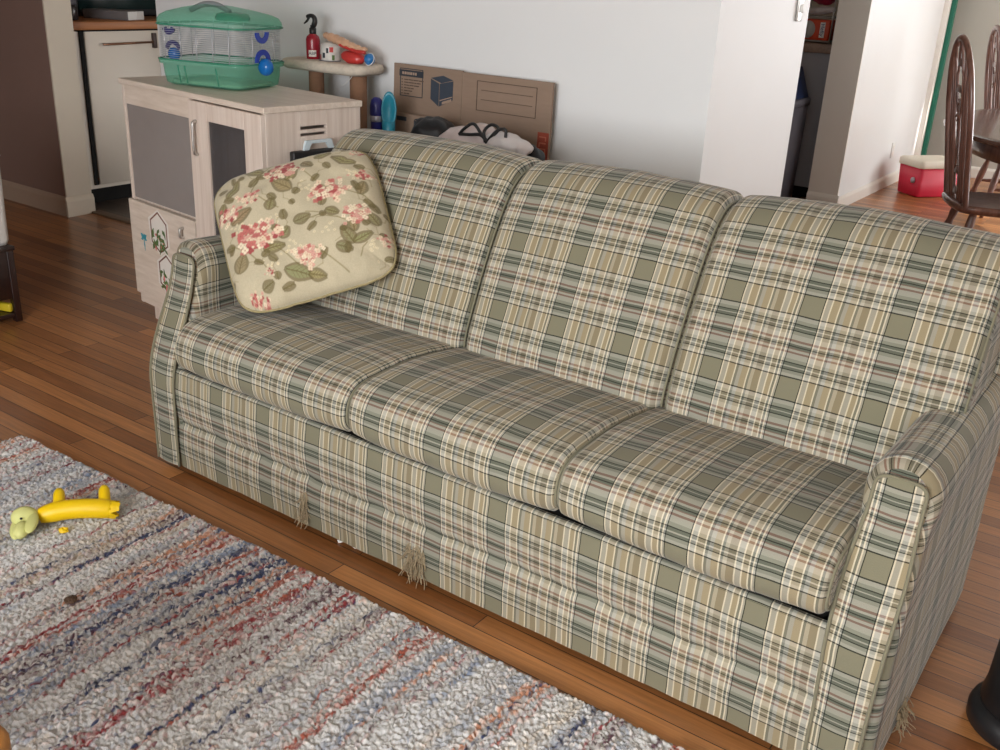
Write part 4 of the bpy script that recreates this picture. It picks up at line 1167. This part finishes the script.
fb2 = thing('flattened_box', 'lower cardboard box flap with a small block print, leaning before the tall box', 'cardboard box', (-2.45, 2.985, 0))
BM2 = BM; BM = boxmat((-2.628, 2.992, .005), -.01, -.01)
m = MB(); bb2(m, 0, .36, 0, .009, 0, .868); m.build('board', CARD, fb2)
m = MB(); bb2(m, .012, .062, -.0012, 0, .84, .856, 0); m.build('printed_tab', INK, fb2)
m = MB(); m2 = MB(); cubeprint(m, m2, .145, .815, .8, 0); m.build('printed_cube', INK, fb2)
m = MB()
for x in (.225, .236, .247): bb2(m, x, x + .004, -.0012, 0, .835, .858, 0)
m.build('printed_marks', REDLAB, fb2)
BM = BM2

bag = thing('plastic_bag', 'crumpled white plastic bag with black drawstring behind the left back cushion', 'bag', (-2.03, 2.78, TT + .02))
m = lump('bag', (-2.06, 2.78, .835), (.135, .085, .082), (0, .06, 0), BAGP, '', '', 4, .22, 11, build=False); 
q = lump('bag', (-1.905, 2.745, .865), (.085, .06, .042), (0, .12, 0), BAGW, '', '', 9, .22, 14, build=False)
m.build('bag_body', BAGP, bag); q.build('bag_end', BAGW, bag)
m = MB()
for P in ([(-2.075, 2.70, .885), (-2.055, 2.70, .905), (-2.02, 2.705, .925), (-1.985, 2.705, .895), (-1.955, 2.70, .875)], [(-2.075, 2.70, .885), (-2.03, 2.70, .889), (-1.985, 2.70, .893), (-1.955, 2.70, .872)],
          [(-1.965, 2.70, .872), (-1.975, 2.705, .905), (-1.95, 2.71, .93), (-1.92, 2.71, .92), (-1.945, 2.705, .890), (-1.965, 2.70, .870)], [(-1.955, 2.70, .878), (-1.925, 2.705, .912), (-1.895, 2.71, .922), (-1.89, 2.71, .90), (-1.895, 2.705, .872)]):
    pts, _ = catmull(P, 20); m.tube(pts, .0055, 7)
m.build('drawstring', BLACK, bag)
lump('bin_bag', (-2.30, 2.84, .83), (.10, .085, .075), (0, 0, 0), BAGK, 'black plastic bag left of the white bag, behind the sofa', 'bag', 14, .2, 12)
lump('bin_bag', (-1.885, 2.83, .805), (.065, .05, .062), (0, .1, 0), BAGK, 'black plastic bag at the right end of the white bag, behind the sofa', 'bag', 19, .2, 12)

# ------------------------------------------------------------------ kitchen seen through the left doorway
ku = thing('kitchen_unit', 'white kitchen base unit with copper bar handle in the left doorway', 'cabinet', (-5.55, 3.8, 0))
m = MB(); m.box((-5.575, 3.86, .54), (.56, 1.02, .88), .0); m.build('carcass', KCAB, ku)
m = MB(); m.box((-5.60, 3.86, .06), (.50, 1.02, .11)); m.build('kick_board', DARKDECK, ku)
m = MB(); m.box((-5.285, 3.72, .553), (.02, .63, .855), .002, seg=1); kd = m.build('door', KCAB, ku)
m = MB(); m.tube([(-5.248, 3.500, .912), (-5.248, 3.83, .918)], .0065, 8)
for y in (3.515, 3.82): m.tube([(-5.275, y, .914), (-5.248, y, .915)], .004, 6)
m.build('handle', COPPER, kd)
m = MB(); m.box((-5.290, 3.391, .553), (.012, .024, .86)); m.build('door_gap_shade', DARKDECK, ku)  # black strip painted in for the shade of the gap beside the door
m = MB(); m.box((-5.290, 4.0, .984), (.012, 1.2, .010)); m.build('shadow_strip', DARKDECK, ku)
m = MB(); m.box((-5.268, 3.855, .925), (.02, .025, .085), .003); m.build('latch', plain('dark_brown_latch', srgb(62, 44, 38), .5), ku)
m = MB(); m.box((-5.285, 4.20, .553), (.02, .32, .855), .002, seg=1); m.build('door', KCAB, ku)
ctp = MB(); ctp.box((-5.575, 4.0, 1.012), (.62, 1.36, .044), .004); tag(ctp.build('worktop', BUTCHER), 'brown wooden worktop above the white kitchen unit', 'worktop')
tb = thing('flat_box', 'shallow grey box with a white end on the wooden kitchen worktop', 'box', (-5.5, 3.74, 1.034))
KM2 = Matrix.Translation(Vector((-5.45, 3.74, 1.034))) @ Matrix.Rotation(.35, 4, 'Z')
m = MB(); m.box((-.02, 0, .026), (.30, .16, .05), .003, M=KM2); m.build('box_body', plain('grey_carton', srgb(110, 104, 104), .6), tb)
m = MB(); m.box((.131, 0, .026), (.006, .15, .046), .001, M=KM2); m.box((.135, 0, .03), (.004, .004, .04), M=KM2); m.build('box_end', WHITEP, tb)
jr = thing('storage_jar', 'dark jar at the left edge of the kitchen worktop', 'jar', (-5.42, 3.42, 1.034))
m = MB(); m.lathe([(.04, 0), (.045, .005), (.045, .07), (.036, .085)], (-5.42, 3.42, 1.034), 20); m.build('jar_body', plain('dark_jar_glass', srgb(52, 46, 46), .25), jr)
m = MB(); m.lathe([(.038, .083), (.04, .086), (.04, .11), (.036, .114)], (-5.42, 3.42, 1.034), 20); m.build('lid', GREYC, jr)
mw = thing('microwave', 'black appliance standing at the back of the kitchen worktop', 'appliance', (-5.72, 4.0, 1.034))
m = MB(); m.box((-5.79, 4.0, 1.185), (.20, .9, .30), .01); m.build('casing', BLACK, mw)
m = MB(); m.box((-5.687, 3.95, 1.185), (.008, .6, .22), .003); m.build('door', plain('dark_green_glass', srgb(30, 48, 48), .15), mw)

# ------------------------------------------------------------------ kitchen seen through the right gap
GMR = 6.95
rc = thing('counter_unit', 'grey kitchen counter with speckled top behind the white wall panel', 'counter', (-2.75, 7.2, 0))
m = MB(); m.box((-2.80, 7.22, .54), (1.2, .52, .90)); m.build('end_panel', GREYP, rc)
m = MB(); m.box((-2.80, 7.26, .05), (1.18, .44, .09)); m.build('kick_board', DARKDECK, rc)
m = MB(); m.box((-2.80, 7.21, 1.02), (1.22, .56, .06), .006); m.build('worktop', plain('speckled_brown_laminate', srgb(140, 116, 100), .4, var=.25, scale=55), rc)
CTZ = 1.051
ra = thing('wire_rack', 'steel wire rack on the counter seen through the narrow gap', 'rack', (-2.36, 7.05, CTZ))
for (x, y) in ((-2.50, 6.98), (-2.262, 6.98), (-2.50, 7.2), (-2.262, 7.2)):
    m = MB(); m.tube([(x, y, CTZ), (x, y, CTZ + .34)], .006, 8); m.build('post', CHROME, ra)
for z in (.012, .165):
    m = MB()
    m.tube([(-2.50, 6.98, CTZ + z), (-2.262, 6.98, CTZ + z), (-2.262, 7.2, CTZ + z), (-2.50, 7.2, CTZ + z)], .0045, 6, closed=True)
    for x in np.linspace(-2.47, -2.29, 7): m.tube([(x, 6.98, CTZ + z), (x, 7.2, CTZ + z)], .0025, 5)
    m.build('wire_shelf', CHROME, ra)
hb = thing('carton', 'orange-red carton with white patch and sideways blue lettering on the wire rack', 'carton', (-2.38, 7.06, CTZ + .018))
m = MB(); m.box((-2.385, 7.06, CTZ + .083), (.20, .12, .13), .002, seg=1); m.build('carton_body', ORANGE, hb)
m = MB(); m.lathe([(.048, 0), (.048, .001)], n=28, M=facing((-2.425, 6.999, CTZ + .083), (0, -1, 0)), sx=1.0, sy=1.15); m.build('printed_bag', plain('grey_white_print', srgb(186, 184, 180), .5), hb)
m = MB(); m.box((-2.328, 6.9985, CTZ + .083), (.034, .001, .098)); wl = m.build('printed_strip', WHITEP, hb)
text_mb('Hefty', .036, facing((-2.328, 6.9975, CTZ + .083), (0, -1, 0), up=(1, 0, 0))).build('lettering', plain('navy_print', srgb(30, 40, 110), .5), wl)
lump('wrapped_pack', (-2.222, 7.09, CTZ + .085), (.030, .06, .075), (0, 0, 0), MAGENTA, 'crimson plastic-wrapped pack right of the orange carton', 'pack', 6, .1, 20)
lump('wrapped_pack', (-2.38, 7.10, CTZ + .31), (.10, .085, .070), (0, 0, 0), MAGENTA, 'crimson plastic-wrapped pack on the upper rack shelf', 'pack', 7, .1, 14)
lump('foil_pack', (-2.375, 7.06, CTZ + .204), (.10, .05, .026), (0, -.1, 0), BAGW, 'crumpled whitish film pack lying over the orange carton', 'pack', 11, .25, 20)
bn = thing('trash_bin', 'dark grey trash bin with a slanted blue lid beside the grey counter', 'bin', (-2.50, 6.72, 0))
TBM = Matrix.Translation(Vector((-2.435, 6.72, 0)))
loft([(rrect(.125, .17, .03), .01), (rrect(.135, .18, .03), .66)], True, True, TBM).build('bin_body', GREYC, bn)
loft([(rrect(.142, .186, .03), .655), (rrect(.144, .188, .03), .70), (rrect(.135, .18, .03), .705)], True, True, TBM).build('rim', GREYC, bn)
m = MB(); m.prism([(-.13, .70), (.125, .70), (.05, .90), (-.11, .91)], -.17, .17, M=TBM); m.build('lid', NAVYLID, bn)
# switch plate on the white return wall
pl = thing('wall_switch', 'tall silver switch plate near the edge of the white wall panel', 'switch', (-1.36, 3.81, 1.28))
m = MB(); m.box((-1.361, 3.805, 1.37), (.01, .05, .18), .004); m.build('plate', CHROME, pl)
m = MB(); m.box((-1.353, 3.805, 1.325), (.012, .014, .03), .003); m.build('toggle', WHITEP, pl)
ot = thing('wall_outlet', 'white outlet plate low on the bright partition wall', 'outlet', (-1.972, 8.0, .22))
m = MB(); m.box((-1.971, 8.0, .275), (.008, .075, .118), .003); m.build('plate', WHITEP, ot)
for z in (.25, .30):
    m = MB(); m.box((-1.9665, 8.0, z), (.003, .03, .03), .004); m.build('socket', JAMB, ot)

# ------------------------------------------------------------------ cooler
co = thing('cooler', 'small red cooler with cream lid on the dining room floor', 'cooler', (-1.66, 7.95, 0))
COM = Matrix.Translation(Vector((-1.665, 7.68, 0))) @ Matrix.Rotation(math.radians(52), 4, 'Z') @ Matrix.Translation(Vector((.18, .13, 0)))
loft([(rrect(.165, .115, .03), .004), (rrect(.170, .120, .03), .012), (rrect(.182, .130, .03), .215)], True, True, COM).build('cooler_body', COOLR, co)
lidc = loft([(rrect(.186, .134, .03), .213), (rrect(.190, .138, .03), .218), (rrect(.190, .138, .03), .256), (rrect(.180, .128, .03), .268), (rrect(.14, .09, .03), .270)], True, True, COM).build('lid', COOLW, co)
m = MB(); m.lathe([(.022, 0), (.022, .008), (.014, .014), (.006, .018)], n=16, M=COM @ Matrix.Translation(Vector((-.178, -.06, .12))) @ Matrix.Rotation(-pi / 2, 4, 'Y')); m.build('latch', SILV, co)

# ------------------------------------------------------------------ dining table and chairs
dt = thing('dining_table', 'dark oval wooden dining table in the bright dining room', 'table', (-.42, 6.42, 0))
DTM = Matrix.Translation(Vector((-.42, 6.42, 0)))
def ov(a, b_, n=48): return [(a * math.cos(2 * pi * i / n), b_ * math.sin(2 * pi * i / n)) for i in range(n)]
loft([(ov(.83, 1.16), .718), (ov(.87, 1.20), .724), (ov(.875, 1.205), .738), (ov(.86, 1.19), .748), (ov(.82, 1.15), .750)], True, True, DTM).build('tabletop', TABLEW, dt)
loft([(ov(.74, 1.06), .62), (ov(.74, 1.06), .722)], True, True, DTM).build('apron', CHAIRW, dt)
m = MB(); m.lathe([(.14, .08), (.10, .14), (.07, .25), (.10, .42), (.12, .5), (.08, .58), (.16, .625)], (-.42, 6.42, 0), 24); m.build('pedestal', CHAIRW, dt)
for k_ in range(4):
    a = pi / 4 + k_ * pi / 2
    pts, _ = catmull([(-.42 + .08 * math.cos(a), 6.42 + .08 * math.sin(a), .16), (-.42 + .25 * math.cos(a), 6.42 + .25 * math.sin(a), .12), (-.42 + .42 * math.cos(a), 6.42 + .42 * math.sin(a), .022)], 10)
    m = MB(); m.tube(pts, [.035 - .0015 * i for i in range(10)], 10); m.build('foot', CHAIRW, dt)

def make_chair():
    """windsor hoop-back chair; origin on the floor, faces +Y, back at -Y"""
    ch = thing('dining_chair', '', 'chair', (0, 0, 0), 'hoop-back chairs at the dining table')
    SH = .46
    def seat_out(s_, n=44):
        P = [(-.19, -.20), (-.10, -.225), (0, -.232), (.10, -.225), (.19, -.20), (.225, -.08), (.235, .06), (.215, .17), (.12, .20), (0, .188), (-.12, .20), (-.215, .17), (-.235, .06), (-.225, -.08)]
        Q, _ = catmull(P, n, closed=True); return [(x * s_, y * s_) for x, y in Q]
    I = Matrix.Identity(4)
    sm = loft([(seat_out(.93), SH - .040), (seat_out(.985), SH - .030), (seat_out(1.0), SH - .014), (seat_out(.985), SH - .004), (seat_out(.93), SH)], True, False, I)
    n = 44; o_ = len(sm.v); base = o_ - n
    ring = [sm.v[base + i] for i in range(n)]
    ins = [(x * .6, y * .6, SH - .010) for x, y, z in ring]
    sm.add(ring + ins + [(0, 0, SH - .012)], [(i, (i + 1) % n, (i + 1) % n + n, i + n) for i in range(n)] + [(i + n, (i + 1) % n + n, 2 * n) for i in range(n)])
    sm.build('seat', CHAIRW, ch)
    for (sx, sy) in ((-1, -1), (1, -1), (-1, 1), (1, 1)):
        top = Vector((sx * .14, sy * .13, SH - .03)); bot = Vector((sx * .215, sy * .205, 0))
        prof = [.017, .019, .021, .016, .022, .024, .023, .020, .016, .021, .016, .014, .013]
        m = MB(); m.tube([top.lerp(bot, i / 12) for i in range(13)], prof, 12); m.build('leg', CHAIRW, ch)
    for (a, b_) in (((-.185, -.175, .19), (-.185, .175, .19)), ((.185, -.175, .19), (.185, .175, .19)), ((-.185, 0, .19), (.185, 0, .19))):
        m = MB(); A = Vector(a); B = Vector(b_); m.tube([A.lerp(B, i / 10) for i in range(11)], [.009, .010, .012, .014, .016, .017, .016, .014, .012, .010, .009], 10); m.build('stretcher', CHAIRW, ch)
    def lean(z): return -.19 - .17 * (z - SH)
    P = [(-.185, SH - .01), (-.19, .62), (-.203, .78), (-.205, .93), (-.175, 1.07), (-.10, 1.175), (0, 1.212), (.10, 1.175), (.175, 1.07), (.205, .93), (.203, .78), (.19, .62), (.185, SH - .01)]
    Q, _ = catmull(P, 54)
    m = MB()
    # flattened steam-bent hoop
    V = []; F = []
    for i, (x, z) in enumerate(Q):
        t = Q[min(i + 1, 53)] - Q[max(i - 1, 0)]; t = t / np.linalg.norm(t); nn = np.array((-t[1], t[0]))
        for k_ in range(10):
            a = 2 * pi * k_ / 10
            V.append((x + nn[0] * .0165 * math.cos(a), lean(z) + .0145 * math.sin(a), z + nn[1] * .0165 * math.cos(a)))
    for i in range(53):
        for k_ in range(10): F.append((i * 10 + k_, i * 10 + (k_ + 1) % 10, (i + 1) * 10 + (k_ + 1) % 10, (i + 1) * 10 + k_))
    m.add(V, F); m.build('hoop', CHAIRW, ch)
    for x in (-.135, -.09, .09, .135):
        zt = 1.212 - (1.212 - 1.07) * (abs(x) / .175) ** 2 - .01
        m = MB(); pts = [(x * .82 + (x - x * .82) * t, lean(SH + (zt - SH) * t), SH - .01 + (zt - SH + .01) * t) for t in np.linspace(0, 1, 12)]
        m.tube(pts, [.006, .007, .0085, .010, .0105, .010, .0095, .009, .008, .007, .0065, .006], 8); m.build('spindle', CHAIRW, ch)
    # pierced fiddle splat: two side rails with rungs and rings between them
    zs = np.linspace(SH - .005, 1.20, 60)
    def w(z):
        t = (z - SH) / .74
        return .030 + .016 * math.sin(t * 2 * pi * 1.5 + .6) + (.012 if .55 < t < .8 else 0)
    m = MB()
    for s_ in (-1, 1):
        V = []; F = []
        for z in zs:
            for (a, b_) in ((0, 0), (.016, 0), (.016, .010), (0, .010)):
                V.append((s_ * (w(z) - a), lean(z) - .005 + b_, z))
        for j in range(59):
            for k_ in range(4): F.append((j * 4 + k_, j * 4 + (k_ + 1) % 4, (j + 1) * 4 + (k_ + 1) % 4, (j + 1) * 4 + k_))
        m.add(V, F)
    for z in (.50, .60, .72, .80, .98, 1.10, 1.17):
        m.box((0, lean(z), z), (w(z) * 2 - .01, .010, .034), .002)
    zc = .89
    for r in (.012, .026): m.tube([(r * math.cos(a), lean(zc + r * math.sin(a)), zc + r * math.sin(a)) for a in np.linspace(0, 2 * pi, 20, endpoint=False)], .0055, 6, closed=True)
    for a in np.linspace(0, pi, 4, endpoint=False): m.tube([(.04 * math.cos(a), lean(zc), zc + .06 * math.sin(a)), (-.04 * math.cos(a), lean(zc), zc - .06 * math.sin(a))], .004, 6)
    m.build('splat', CHAIRW, ch)
    return ch
chair = make_chair()
chair.location = (-.80, 5.42, 0); chair.rotation_euler = (0, 0, math.radians(-64))
chair['label'] = 'dark hoop-back wooden chair nearest the sofa, its back seen before the table'
c2 = copy_thing(chair, (-1.05, 7.62, 0), math.radians(-66))
c2['label'] = 'dark hoop-back wooden chair farther behind, at the photo edge beyond the table corner'

# ------------------------------------------------------------------ left edge: dark stand with a white bin on it
st = thing('low_shelf', 'low dark mahogany open shelf at the left edge on the bare floor', 'shelf', (-3.95, 1.95, 0))
x1, y1 = -3.735, 2.0; x0, y0 = -4.15, 1.62
for (x, y) in ((x1, y1), (x0, y1), (x1, y0), (x0, y0)):
    m = MB(); m.box((x - (.014 if x == x1 else -.014), y - (.014 if y == y1 else -.014), .155), (.028, .028, .31), .003); m.build('post', DARKW, st)
m = MB(); m.box(((x0 + x1) / 2, y1 - .012, .20), (x1 - x0 - .05, .012, .17), .002); m.build('back_panel', DARKW, st)
m = MB(); m.box(((x0 + x1) / 2, (y0 + y1) / 2, .03), (x1 - x0 - .01, y1 - y0 - .01, .018), .002); m.build('shelf_board', DARKW, st)
m = MB(); m.box(((x0 + x1) / 2, (y0 + y1) / 2, .302), (x1 - x0 + .01, y1 - y0 + .01, .018), .003); m.build('top_board', DARKW, st)
m = MB(); m.box((x1 - .010, (y0 + y1) / 2, .20), (.012, y1 - y0 - .05, .20), .002); m.build('side_panel', DARKW, st)
tag(MB().box((-3.80, 1.955, .058), (.10, .025, .034), .006, rz=.3).build('carton', plain('yellow_carton', srgb(214, 190, 40), .5)), 'small yellow carton on the bottom board of the low dark shelf', 'carton')
wb_ = thing('white_bin', 'smooth white bin standing on the low dark shelf at the left edge', 'bin', (-3.95, 1.85, .311))
loft([(rrect(.185, .16, .03), .312), (rrect(.19, .165, .03), .33), (rrect(.195, .17, .03), .66), (rrect(.185, .16, .03), .68)], True, True, Matrix.Translation(Vector((-3.945, 1.845, 0)))).build('bin_body', WHITEP, wb_)
m = MB(); m.tube([(x - 3.945, y + 1.845, .66) for x, y in rrect(.196, .171, .03)], .005, 6, closed=True); m.build('rim', WHITEP, wb_)
lump('cloth', (-3.90, 1.84, .125), (.13, .10, .070), (0, .3, 0), plain('white_cloth', srgb(214, 212, 212), .8, var=.04, bump=.2), 'white cloth stuffed inside the low dark shelf', 'cloth', 21, .2, 10)

# ------------------------------------------------------------------ right edge: black column; lower left: wooden table corner
bk = thing('pedestal', 'black column with a flared round foot at the right photo edge', 'pedestal', (-.010, 1.985, 0))
m = MB(); m.lathe([(.104, 0), (.110, .006), (.111, .03), (.106, .044), (.094, .054)], (-.010, 1.985, 0), 48); m.build('foot', BLACK, bk)
m = MB(); m.lathe([(.092, .050), (.094, .06), (.088, .10), (.085, .2), (.083, .62)], (-.010, 1.985, 0), 48); m.build('column', BLACKM, bk)
m = MB(); m.lathe([(.083, .62), (.13, .63), (.135, .64), (.135, .655), (.13, .66)], (-.010, 1.985, 0), 48); m.build('top_plate', BLACK, bk)

tbz = thing('side_table', 'honey-coloured wooden table, only its rounded corner showing at lower left', 'table', (-1.35, .2, 0))
loft([(rrect(.26, .26, .04), .424), (rrect(.27, .27, .05), .430), (rrect(.27, .27, .05), .446), (rrect(.264, .264, .05), .450)], True, True, Matrix.Translation(Vector((-1.318, .214, 0)))).build('tabletop', LIGHTW, tbz)
for (sx, sy) in ((1, 1), (-1, 1), (1, -1), (-1, -1)):
    zb = .030 if True else 0
    m = MB(); m.box((-1.318 + sx * .22, .214 + sy * .22, .226), (.035, .035, .40), .004); m.build('leg', LIGHTW, tbz)

# ------------------------------------------------------------------ light
def area(name, loc, size, rot, power, col=(1, 1, 1)):
    l = bpy.data.lights.new(name, 'AREA'); l.shape = 'RECTANGLE'; l.size, l.size_y = size; l.energy = power; l.color = col
    o = bpy.data.objects.new(name, l); COL.objects.link(o); o.location = loc; o.rotation_euler = rot
    return o
DAY = (.985, .99, 1.0)
for (o, p) in zip(FW, (4, 205)):
    area('window_daylight', ((o[0] + o[1]) / 2, YF - .14, (o[2] + o[3]) / 2), (o[1] - o[0], o[3] - o[2]), (pi / 2, 0, 0), p, DAY)
for o in BWIN:
    area('window_daylight', ((o[0] + o[1]) / 2, YB + .14, (o[2] + o[3]) / 2), (o[1] - o[0], o[3] - o[2]), (-pi / 2, 0, 0), 150, DAY)
for (o, p) in zip(RW, (105,)):
    area('window_daylight', (XR + .14, (o[0] + o[1]) / 2, (o[2] + o[3]) / 2), (o[3] - o[2], o[1] - o[0]), (0, pi / 2, 0), p, DAY)
sl_ = bpy.data.lights.new('sun', 'SUN'); sl_.energy = 5.0; sl_.angle = .01; sl_.color = (1, .95, .86)
so = bpy.data.objects.new('sun', sl_); COL.objects.link(so); so.location = (6, 7, 5)
so.rotation_euler = Vector((-.86, -.12, -.46)).to_track_quat('-Z', 'Y').to_euler()
w = bpy.data.worlds.new('sky'); SC.world = w; w.use_nodes = True
w.node_tree.nodes['Background'].inputs[0].default_value = (.85, .92, 1, 1); w.node_tree.nodes['Background'].inputs[1].default_value = 1.0

# ------------------------------------------------------------------ camera
R = np.array([[0.81202024, 0.25475145, -0.52509506], [0.58180173, -0.28218886, 0.76280809], [0.04615049, -0.92491683, -0.3773579]])
cd = bpy.data.cameras.new('camera'); cam = bpy.data.objects.new('camera', cd); COL.objects.link(cam)
cd.sensor_fit = 'HORIZONTAL'; cd.sensor_width = 36; cd.lens = 989.38 / 1000 * 36; cd.clip_start = .02
Rx, Ry, Rz_ = R[:, 0], -R[:, 1], -R[:, 2]
cam.matrix_world = Matrix(((Rx[0], Ry[0], Rz_[0], 0), (Rx[1], Ry[1], Rz_[1], 0), (Rx[2], Ry[2], Rz_[2], 1.4), (0, 0, 0, 1)))
SC.camera = cam
SC.view_settings.view_transform = 'Standard'; SC.view_settings.look = 'None'; SC.view_settings.gamma = 1; SC.view_settings.use_curve_mapping = False
SC.view_settings.exposure = 0.0
SC.cycles.use_denoising = True
SC.cycles.max_bounces = 8; SC.cycles.transparent_max_bounces = 16
